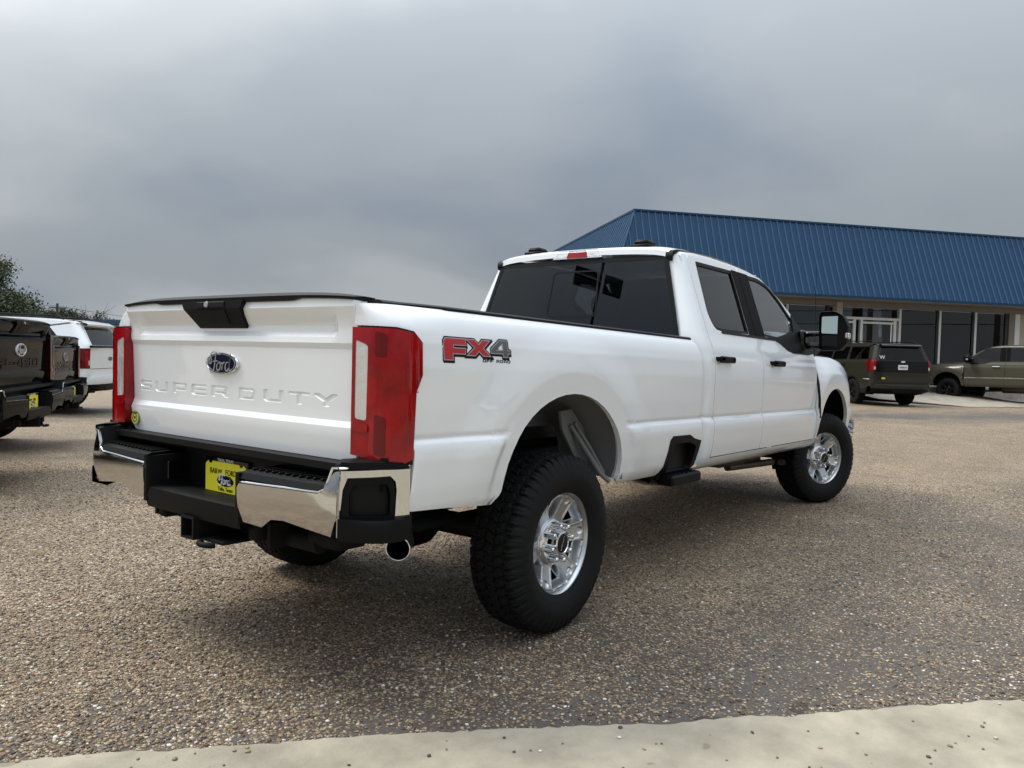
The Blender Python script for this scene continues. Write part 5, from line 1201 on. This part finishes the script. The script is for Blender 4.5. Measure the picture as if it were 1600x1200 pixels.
# ------------------------------------------------------------------ sport utility vehicles
def suv(name, P, cfg):
    root = empty(name); RAKE[0] = 0.0
    H, XR, XF, WB, r_w, Yb = cfg['H'], cfg['xr'], cfg['xf'], cfg['wb'], cfg['r'], cfg['yb']
    belt = cfg['belt']; zt = H - .09; low = .40; vz = cfg.get('valance', 0)
    yf = sm([.35, .45, .60, .75, .80, 1.0, belt - .06, belt, zt, H], [Yb - .06, Yb - .03, Yb - .005, Yb + .005, Yb - .008, Yb, Yb - .02, Yb - .05, Yb - .23, Yb - .27])
    lean = cfg['lean']
    def xr(z): z = np.asarray(z, float); return XR + np.maximum(0, z - belt) * lean + .10 * np.maximum(0, .75 - z)
    r = .13
    def mp(u, z):
        u = np.asarray(u, float); z = np.asarray(z, float); Y = yf(z) ; x0 = xr(z); t = np.maximum(r - u, 0); a = np.clip(t / r, 0, PI / 2); ex_ = np.maximum(t - r * PI / 2, 0)
        xx = np.where(u >= r, u, r - r * np.sin(a)); fl = 0
        nose = np.maximum(0, (x0 + u) - (XF - .45)); 
        return x0 + xx - ex_ * .04, -(Y - r * (1 - np.cos(a)) - ex_ - .45 * nose ** 2 * 1.6), z
    def cv(poly, st=.05): return [(x - float(xr(z)), z) for x, z in dens(poly, st)]
    ue = r - r * PI / 2
    def arch2(cx_, rr): return [(cx_ + rr * math.cos(PI - PI * k / 18), r_w - .02 + rr * math.sin(PI - PI * k / 18)) for k in range(19)]
    lampb, lampt = cfg['lamp']
    top = [(XF - .05, .95), (XF - .12, 1.12), (XF - .35, 1.17), (cfg['cowl'] + .05, belt + .03), (cfg['cowl'], belt + .05), (cfg['ws'] + .3, H - .24), (cfg['ws'], H - .10), (cfg['ws'] - .4, H - .055), (1.0, H - .04), (-.2, H - .06), (float(xr(H - .08)) + .12, H - .09)]
    out_ = [(ue, .62), (r + .05, .62), (r + .2, .42)]
    a1 = [(x - float(xr(z)), z) for x, z in arch2(0, r_w + .07)]; a2 = [(x - float(xr(z)), z) for x, z in arch2(WB, r_w + .07)]
    out_ += a1 + a2 + [(XF - .3 - float(xr(.4)), .42)] + cv(top, .1) + [(ue + .02, H - .09), (ue, lampt + .01), (.30, lampt + .01), (.34, (lampb + lampt) / 2), (.26, lampb - .01), (ue, lampb - .01)]
    wins = []
    for wdw in cfg['win']: wins.append(rnd([(x - float(xr(z)), z) for x, z in wdw], .05, 3))
    side = panel('body_side', out_, mp, P, root, holes=wins, step=.07, flange=.03)
    for w_ in wins:
        g = panel('side_window', offset(w_, .004), mp, M['dglass'], side, step=.2, flange=0, off=-.010); panel('window_seal', offset(w_, .012), mp, M['ink'], side, holes=[offset(w_, -.012)], step=.1, flange=.008, off=.002)
    for x in cfg['cuts']:
        panel('door_seam', [(x - float(xr(.5)), .5), (x + .008 - float(xr(.5)), .5), (x + .008 - float(xr(belt)), belt), (x - float(xr(belt)), belt)], mp, M['ink'], side, step=.1, flange=.0, off=.002)
        b = MB(); b.box((x + .06, -Yb - .035, belt - .16), (x + .28, -Yb - .012, belt - .125), .008); b.build('door_handle', cfg['hm'], side, ang=40)
    panel('lower_cladding', [(r + .2, .40), (r_w * 0 - .50 - XR, .40), (-.50 - XR, .52), (r + .05, .60)], mp, cfg['clad'], side, step=.08, flange=.01, off=.012)
    panel('lower_cladding', [(.52 - XR, .36), (WB - .52 - XR, .36), (WB - .52 - XR, .50), (.52 - XR, .50)], mp, cfg['clad'], side, step=.1, flange=.01, off=.012)
    for cx_ in (0, WB):
        b = MB(); rows = []
        for k in range(25):
            a = PI * 1.04 - PI * 1.08 * k / 24; rr = r_w + .065; x, z = cx_ + rr * math.cos(a), r_w - .02 + rr * math.sin(a); y = float(mp(np.array(x - float(xr(z))), np.array(z))[1])
            rows.append([(x, y - .01, z), (cx_ + (rr + .03) * math.cos(a), y - .014, r_w - .02 + (rr + .03) * math.sin(a)), (x, -.5, z)])
        b.grid([[q[1], q[0], q[2]] for q in rows]); b.add([(q[2][0], -.52, q[2][2]) for q in rows], [tuple(range(25))]); b.build('wheel_arch', cfg['clad'] if cfg['archclad'] else M['under'], side, ang=40)
    lamp = [(ue, lampb), (.25, lampb), (.33, (lampb + lampt) / 2), (.29, lampt), (ue, lampt)]
    lp_ = panel('tail_light', lamp, mp, M['red2'], side, step=.05, flange=.02, off=.004)
    panel('lamp_strip', [(ue + .01, lampb + .03), (ue + .10, lampb + .03), (ue + .13, lampt - .04), (ue + .06, lampt - .02), (ue + .01, lampt - .02)], mp, M['red'], lp_, step=.05, flange=.004, off=.009)
    panel('reverse_lens', [(ue + .005, lampb + .05), (ue + .055, lampb + .05), (ue + .055, lampb + .14), (ue + .005, lampb + .14)], mp, M['clear'], lp_, step=.05, flange=.004, off=.013)
    ch = list(side.children); ms_ = mirrored(side)
    for c in ch:
        q = mirrored(c); q.parent = ms_
        for g in c.children: qq = mirrored(g); qq.parent = q
    # rear face
    def mr(y, z):
        y = np.asarray(y, float); z = np.asarray(z, float); Y = yf(z) - r; return xr(z) - .03 * (1 - (y / np.maximum(Y, .2)) ** 2), y, z
    def wid(z): return float(yf(z)) - r - .004
    def band(z0, z1, inset=0, n_=6):
        zs = np.linspace(z0, z1, n_); return [(wid(z) - inset, z) for z in zs] + [(-(wid(z) - inset), z) for z in zs[::-1]]
    gate = panel('liftgate', band(.70, lampb - .02), mr, P, root, step=.07, flange=.03, out=(-1, 0, 0))
    panel('gate_panel', band(lampb - .01, belt - .01), mr, cfg['gate'], gate, step=.07, flange=.02, out=(-1, 0, 0), off=.004)
    panel('rear_window', rnd(band(belt + .01, H - .17, .04), .06), mr, M['dglass'], gate, step=.08, flange=.0, out=(-1, 0, 0), off=.004)
    panel('window_frame', band(belt - .01, H - .09), mr, cfg['wframe'], gate, holes=[rnd(band(belt + .015, H - .175, .045), .06)], step=.08, flange=.01, out=(-1, 0, 0), off=.002)
    b = MB(); rows = []
    for y in np.linspace(-wid(H - .1) - .02, wid(H - .1) + .02, 15):
        x0 = float(xr(H - .1)); rows.append([(x0 + .25, y, H - .035), (x0 - .02, y, H - .065), (x0 - .15 + .04 * abs(y) ** 2, y, H - .115), (x0 - .14 + .04 * abs(y) ** 2, y, H - .145), (x0 + .05, y, H - .12)])
    b.grid(rows); fixn(b.build('spoiler', P, gate, ang=40))
    b = MB(); rows = []
    for y in np.linspace(-1, 1, 21):
        yy = y * (Yb - .03); xo = XR - .09 + .16 * abs(y) ** 5; rows.append([(XR + .12, yy, .71), (xo, yy, .70), (xo - .015, yy, .64), (xo + .005, yy, .56)])
    b.grid(rows); fixn(b.build('rear_bumper', P, root, ang=40))
    b = MB(); rows = []
    for y in np.linspace(-1, 1, 21):
        yy = y * (Yb - .05); xo = XR - .07 + .16 * abs(y) ** 5; rows.append([(xo - .01, yy, .562), (xo, yy, .50), (xo + .06, yy, .45), (XR + .3, yy, .42)])
    b.grid(rows); b.box((XR - .075, -.35, .43), (XR - .06, .35, .52), .01); fixn(b.build('bumper_valance', PL_ if (PL_ := M['plastic']) else None, root, ang=40))
    b = MB(); b.box((XR + .3, -Yb + .12, .38), (XF - .3, Yb - .12, .50)); b.tube([(0, -.8, r_w), (0, .8, r_w)], .05, 8); b.build('floor_pan', M['under'], root)
    # roof
    rows = []
    xs = [float(xr(H - .09)) - .02, float(xr(H - .09)) + .06, 0.0, 1.0, cfg['ws'] - .4, cfg['ws']]
    for x in xs:
        z = np.interp(x, [xs[0], xs[1], 0, 1, xs[4], xs[5]], [H - .09, H - .062, H - .03, H - .015, H - .03, H - .07]); rows.append([(x, y * (Yb - .255), z + .02 * (1 - y * y) - .018 * y ** 8) for y in np.linspace(-1, 1, 15)])
    b = MB(); b.grid(rows); fixn(b.build('roof', P, root, ang=40))
    for s_ in (-1, 1):
        b = MB(); x0 = float(xr(H)) + .2; b.tube([(x0, s_ * (Yb - .30), H - .04), (x0 + .12, s_ * (Yb - .30), H + .02), (cfg['ws'] - .5, s_ * (Yb - .30), H + .04), (cfg['ws'] - .35, s_ * (Yb - .30), H - .03)], .016, 6); b.build('roof_rail', M['plastic'], root)
        b = MB(); b.box((cfg['cowl'] - .45, s_ * (Yb + .07) - .10, belt - .05), (cfg['cowl'] - .28, s_ * (Yb + .07) + .10, belt + .14), .04); b.build('side_mirror', cfg['mir'], root, ang=50)
    rows = []
    for t in np.linspace(0, 1, 6): rows.append([(cfg['ws'] + (cfg['cowl'] + .1 - cfg['ws']) * t + .12 * (1 - y * y) * t, y * (Yb - .27 + .12 * t), H - .07 - (H - .07 - belt - .02) * t) for y in np.linspace(-1, 1, 11)])
    b = MB(); b.grid(rows); fixn(b.build('windshield', M['dglass'], root))
    rows = []
    for x, z in ((cfg['cowl'], belt + .02), (cfg['cowl'] + .5, belt - .02), (XF - .3, 1.10), (XF - .05, .98), (XF, .80), (XF - .02, .5)): rows.append([(x - .18 * y * y * (1 if x > XF - .4 else 0), y * (Yb - .1), z - .03 * y * y) for y in np.linspace(-1, 1, 13)])
    b = MB(); b.grid(rows); fixn(b.build('hood', P, root, ang=40))
    for x in (0, WB):
        for s_ in (-1, 1): wheel(root, (x, s_ * (Yb - .16), r_w), s_, .3, cfg['rim'], scale=r_w / .421, hubm=cfg['rim'])
    RAKE[0] = .018
    return root
def child(r, nm):
    for c in r.children:
        if c.name.split('.')[0] == nm: return c
M['darkrim'] = mat('black_alloy', (.02, .02, .021), .3, .8); M['silverrim'] = mat('grey_alloy', (.35, .35, .36), .35, 1.0)
ex_cfg = dict(belt=1.44, H=2.03, xr=-1.16, xf=4.10, wb=3.12, r=.425, yb=1.0, lean=.34, lamp=(1.10, 1.47), cowl=2.95, ws=2.15, cuts=[.42, 1.45], hm=M['darkrim'], clad=M['plastic2'], archclad=False, gate=M['gloss_black'], wframe=M['olive'], mir=M['plastic'], rim=M['darkrim'],
    win=[[(-.86, 1.47), (.30, 1.46), (.38, 1.87), (-.70, 1.87)], [(.46, 1.46), (1.42, 1.45), (1.40, 1.88), (.50, 1.88)], [(1.52, 1.45), (2.75, 1.46), (2.30, 1.86), (1.52, 1.88)]])
exped = suv('suv', M['olive'], ex_cfg); exped.rotation_euler.z = math.radians(42); h_ = math.radians(42)
exped.location = (23.73 + 1.19 * math.cos(h_), 1.91 + 1.19 * math.sin(h_), 0); tag(exped, 'dark olive suv with black liftgate parked tail-out before the showroom glass', 'suv')
g_ = child(exped, 'liftgate')
b = MB(); b.box((-1.225, -.155, 1.155), (-1.20, .155, 1.305), .004); b.build('number_plate', M['wink'], g_)
for k in range(6):
    b = MB(); b.box((-1.228, -.115 + k * .041, 1.20), (-1.224, -.09 + k * .041, 1.26)); b.build('plate_character', M['fxdark'], g_)
b = MB(); b.add([(-1.212, p[0], 1.405 + p[1]) for p in oval(.075, .028, 24)], [tuple(range(24))]); b.build('gate_emblem', M['alum'], g_, smooth=False)
font_mesh('W', .17, M['wink'], g_, 'window_decal', frame((-1.165, .66, 1.53), (0, -1, 0), (.3, 0, 1)))
b = MB(); b.add([(-1.198, .62 + p[0], .88 + p[1]) for p in oval(.07, .034, 20)], [tuple(range(20))]); b.build('round_sticker', M['yellow2'], g_, smooth=False)
b = MB(); b.add([(-1.10, 1.02, .86), (-1.08, 1.02, .835), (-.72, 1.014, .845), (-.72, 1.014, .855)], [(0, 1, 2, 3)]); b.build('reflector_strip', M['alum'], exped, smooth=False)
xp_cfg = dict(belt=1.27, H=1.78, xr=-1.08, xf=3.95, wb=3.02, r=.385, yb=.985, lean=.62, lamp=(.86, 1.21), cowl=2.85, ws=1.95, cuts=[.45, 1.42], hm=M['white'], clad=M['plastic2'], archclad=True, gate=M['white'], wframe=M['white'], mir=M['white'], rim=M['silverrim'],
    win=[[(-.62, 1.32), (.30, 1.30), (.36, 1.65), (-.30, 1.65)], [(.46, 1.30), (1.38, 1.29), (1.36, 1.66), (.50, 1.66)], [(1.48, 1.29), (2.62, 1.30), (2.10, 1.63), (1.48, 1.66)]])
expl = suv('suv', M['white'], xp_cfg); h_ = math.radians(134); expl.rotation_euler.z = h_; expl.location = (4.31 + 1.1 * math.cos(h_), 12.29 + 1.1 * math.sin(h_), 0)
tag(expl, 'white suv with black rear bumper behind the dark pickups at the left', 'suv')
g_ = child(expl, 'liftgate'); b = MB(); b.add([(-1.125, p[0], 1.03 + p[1]) for p in oval(.09, .038, 24)], [tuple(range(24))]); b.build('gate_emblem', M['fxdark'], g_, smooth=False)
b = MB(); b.box((-1.13, -.84, 1.235), (-1.06, .84, 1.275), .01); b.build('gate_trim', M['ink'], g_)

# ------------------------------------------------------------------ dark pickups in the angled row at the left, olive pickup at the right
def letters_of(word, half, z0, z1, gap=.25):
    n_ = len(word); w_ = 2 * half / (n_ + gap * (n_ - 1)); out = []; y = half
    for c in word: out.append((c, y, y - w_, z0, z1)); y -= w_ * (1 + gap)
    return out
H134 = math.radians(142)
f450 = super_truck('pickup_truck', M['black_paint'], letters_of('F-450', .50, 1.04, 1.125), 'dark', False, (.135, .060, M['ink'], M['wink'], M['wink']), rim=M['darkrim'], chrome=False)
f450.rotation_euler.z = H134; f450.location = (0.0 + 1.145 * math.cos(H134), 5.04 + 1.145 * math.sin(H134), 0)
tag(f450, 'black pickup tailgate with white oval badge, cut by the left edge of the view', 'pickup truck')
rang = super_truck('pickup_truck', M['charcoal_paint'], letters_of('RANGER', .56, 1.02, 1.14), 'dark', False, (.13, .062, M['gloss_black'], M['fxgrey'], M['fxgrey']), rim=M['darkrim'], chrome=False)
rang.scale = (.9, .9, .92); hr = math.radians(146); rang.rotation_euler.z = hr; rang.location = (1.48 + 1.03 * math.cos(hr), 7.57 + 1.03 * math.sin(hr), 0)
tag(rang, 'charcoal pickup with wide raised tailgate lettering, between the black pickup and white suv', 'pickup truck')
oliv = super_truck('pickup_truck', M['olive2'] if 'olive2' in M else M.setdefault('olive2', mat('olive_grey_paint', (.078, .072, .053), .4, coat_rough=.18, coat=.6, spec=0)), [], 'chromehandle', False, None, rim=M['darkrim'])
ha = math.radians(70); cx_, sx_ = math.cos(ha), math.sin(ha); oliv.rotation_euler.z = ha; oliv.scale = (1.04,) * 3
oliv.location = (30.49 - 1.04 * (4.47 * cx_ - .85 * sx_), 1.5 - 1.04 * (4.47 * sx_ + .85 * cx_), 0)
tag(oliv, 'olive grey pickup side-on at the right edge, parked nose to the showroom', 'pickup truck')

# ------------------------------------------------------------------ trees, poles, far things
def leaf_mat(name, c1, c2):
    m = bpy.data.materials.new(name); m.use_nodes = True; t, nd, lk = nodes(m); b = nd['Principled BSDF']; b.inputs['Roughness'].default_value = .6
    a = nd.new('ShaderNodeAttribute'); a.attribute_name = 'tone'; mx_ = nd.new('ShaderNodeMix'); mx_.data_type = 'RGBA'; mx_.inputs['A'].default_value = (*c1, 1); mx_.inputs['B'].default_value = (*c2, 1)
    lk.new(a.outputs['Fac'], mx_.inputs['Factor']); lk.new(mx_.outputs['Result'], b.inputs['Base Color']); return m
M['leaf'] = leaf_mat('oak_leaf', (.018, .030, .012), (.065, .085, .035)); M['bark'] = mat('bark', (.055, .045, .035), .9, bump=(12, .6, .02)); M['pole'] = mat('pole_wood', (.06, .05, .042), .9)
def tree(loc, h, rad, nleaf, leaf, label, seed, group=None, squash=.8):
    rg = random.Random(seed); r = empty('oak_tree', loc); tag(r, label, 'tree', group)
    b = MB(); tips = []
    b.tube([(0, 0, -.1), (.05, .02, h * .2), (.0, .1, h * .45)], [h * .045, h * .035, h * .025], 9)
    for k in range(16):
        a = rg.uniform(0, 2 * PI); e_ = rg.uniform(.1, 1.2); L = rad * rg.uniform(.75, 1.15); z0 = h * rg.uniform(.2, .45)
        p1 = Vector((0, .1, z0)); p3 = p1 + Vector((math.cos(a) * math.cos(e_) * L, math.sin(a) * math.cos(e_) * L, math.sin(e_) * L * squash + .1 * h)); p2 = (p1 + p3) / 2 + Vector((rg.uniform(-.1, .1), rg.uniform(-.1, .1), .12)) * rad
        b.tube([p1, p2, p3], [h * .016, h * .01, h * .003], 5); tips += [p3, p2]
        for q in range(4):
            p4 = p3 + Vector((rg.uniform(-1, 1), rg.uniform(-1, 1), rg.uniform(-.5, .9))) * rad * .38; b.tube([p2.lerp(p3, rg.uniform(.3, .95)), p4], [h * .005, h * .0015], 4); tips.append(p4)
    b.build('trunk', M['bark'], r)
    rs_ = np.random.RandomState(seed); T = np.array([tuple(t) for t in tips]); tw = rs_.rand(len(T)); c = rs_.randint(0, len(T), nleaf); P = T[c] + rs_.randn(nleaf, 3) * rad * .125 * [1, 1, .8]
    # fringes: thin sprays beyond the clumps
    a = rs_.randn(nleaf, 3); a /= np.linalg.norm(a, axis=1)[:, None]; q = rs_.randn(nleaf, 3); q = np.cross(a, q); q /= np.linalg.norm(q, axis=1)[:, None]; s_ = leaf * (.6 + .8 * rs_.rand(nleaf, 1))
    V = np.stack([P - a * s_, P + q * s_ * .45, P + a * s_, P - q * s_ * .45], 1).reshape(-1, 3); F = np.arange(nleaf * 4).reshape(-1, 4)
    me = bpy.data.meshes.new('crown'); me.from_pydata(V.tolist(), [], F.tolist()); me.materials.append(M['leaf'])
    at = me.attributes.new('tone', 'FLOAT', 'POINT'); at.data.foreach_set('value', np.repeat(np.clip(tw[c] * .6 + .4 * rs_.rand(nleaf), 0, 1), 4).astype(np.float32)); o = bpy.data.objects.new('crown', me); COL.objects.link(o); o.parent = r
    return r
tree((8.0, 30.6, 0), 4.1, 2.0, 75000, .055, 'dark green oak tree standing behind the parked cars at the left edge', 11)
tree((3.0, 33.0, 0), 5.2, 2.6, 12000, .07, 'broad oak tree just outside the left edge', 12)
for i, (x, y, h, rd) in enumerate(((31.8, 83.8, 5.6, 2.3), (33.4, 82.2, 5.2, 1.9), (35.2, 80.6, 5.3, 2.0))):
    tree((x, y, 0), h, rd, 5000, .13, ['left', 'middle', 'right'][i] + 'most of the three small far-off trees on the horizon above the white suv', 20 + i, 'far-off trees on the horizon')
def bare(loc, h, seed, label):
    rg = random.Random(seed); r = empty('bare_tree', loc); tag(r, label, 'tree'); b = MB(); b.tube([(0, 0, 0), (0, 0, h * .7), (0, 0, h)], [.10, .07, .02], 6)
    for k in range(26):
        z = h * rg.uniform(.45, .95); a = rg.uniform(0, 2 * PI); L = h * rg.uniform(.15, .36); p = Vector((math.cos(a) * L, math.sin(a) * L, z + L * rg.uniform(.1, .8))); b.tube([(0, 0, z), p], [.03, .008], 4)
        for q in range(3): b.tube([Vector((0, 0, z)).lerp(p, .6), p + Vector((rg.uniform(-.4, .4), rg.uniform(-.4, .4), rg.uniform(.1, .5)))], [.014, .005], 3)
    o = b.build('trunk', M['bark'], r)
bare((20.9, 48.6, 0), 3.1, 4, 'small leafless tree on the horizon left of the white pickup tailgate')
# utility poles and wires
def upole(loc, h, label, rad=.16, arms=1):
    r = empty('utility_pole', loc); tag(r, label, 'utility pole'); b = MB(); b.tube([(0, 0, -.2), (0, 0, h)], [rad, rad * .7], 10); b.build('pole', M['pole'], r)
    for k in range(arms): b = MB(); b.box((-.6 if h < 6 else -1.1, -.05, h - .4 - k * .8), (.6 if h < 6 else 1.1, .05, h - .3 - k * .8)); b.build('crossarm', M['pole'], r)
    return r
upole((24.9, 63.4, 0), 4.5, 'far utility pole rising behind the horizon trees at the left', .13)
def wires(p0, p1, sag, label, r_=.02, n_=16):
    P0, P1 = Vector(p0), Vector(p1); b = MB(); b.tube([P0.lerp(P1, k / n_) - Vector((0, 0, sag * 4 * (k / n_) * (1 - k / n_))) for k in range(n_ + 1)], r_, 4); tag(b.build('power_line', M['ink']), label, 'power line', 'power lines')
wires((24.9, 63.4, 4.3), (-30, 70, 6.4), .6, 'thin power line running left from the far utility pole', .018); wires((24.9, 63.4, 4.3), (60, 62.0, 3.6), .9, 'thin power line running right from the far utility pole', .018)
b = MB(); b.box((26.4, 60, 0), (52, 61.5, 2.9)); o = b.build('far_building', M['beige'], smooth=False); tag(o, 'low far building with a blue roof edge seen above the white suv', 'building')
b = MB(); b.box((26.0, 59.6, 2.9), (52.4, 62, 3.35), .05); q = b.build('roof', M['bluefar'], o, smooth=False)
# across the street, behind the camera: seen as reflections in glass and paint
for i, (x, y) in enumerate(((29.6, -17.0), (33.6, -19.0), (37.0, -21.0))): upole((x, y, 0), 9.5, ['nearest', 'middle', 'farthest'][i] + ' roadside utility pole mirrored in the showroom glass', .20, 2)
for i, (z, y) in enumerate(((8.7, -18), (7.4, -19), (5.9, -19), (5.0, -19.5))): wires((-20, y, z), (75, y - 3, z), .9, ['highest', 'second', 'third', 'lowest'][i] + ' roadside power line mirrored in the showroom glass', .03)
sg = empty('pylon_sign', (-20.0, 13.4, 0)); sg.rotation_euler.z = math.radians(-33); tag(sg, 'tall pole sign with dark panels mirrored in the pickup rear window', 'sign')
b = MB(); b.tube([(0, 0, 0), (0, 0, 16.0)], .10, 12); b.build('pole', M['plastic2'], sg)
for x0, x1, z0, z1 in ((.3, 2.4, 14.9, 15.9), (-1.7, -.3, 15.0, 15.8), (.2, 1.9, 13.2, 14.0), (-1.6, -.3, 13.2, 14.0), (.2, 2.0, 9.5, 10.8)):
    b = MB(); b.box((-.15, x0, z0), (.15, x1, z1), .03); b.build('sign_panel', M['plastic2'], sg)
def copy_tree(o, parent=None):
    c = o.copy(); COL.objects.link(c); c.parent = parent
    for ch in o.children: copy_tree(ch, c)
    return c
for i, (src, x, y, a) in enumerate(((expl, 1.5, -13.5, 95), (exped, 5.2, -14, 93), (expl, 9.0, -13.6, 96), (f450, 13.0, -15, 94))):
    c = copy_tree(src); c.location = (x, y, 0); c.rotation_euler.z = math.radians(-a); c['label'] = ['white suv parked across the lot, mirrored in the rear quarter', 'olive suv parked across the lot between the two white ones', 'white suv parked across the lot, mirrored in the doors', 'black pickup parked across the lot, mirrored in the front fender'][i]; c['group'] = 'vehicles parked across the lot'

for o in WT: bpy.data.objects.remove(o)
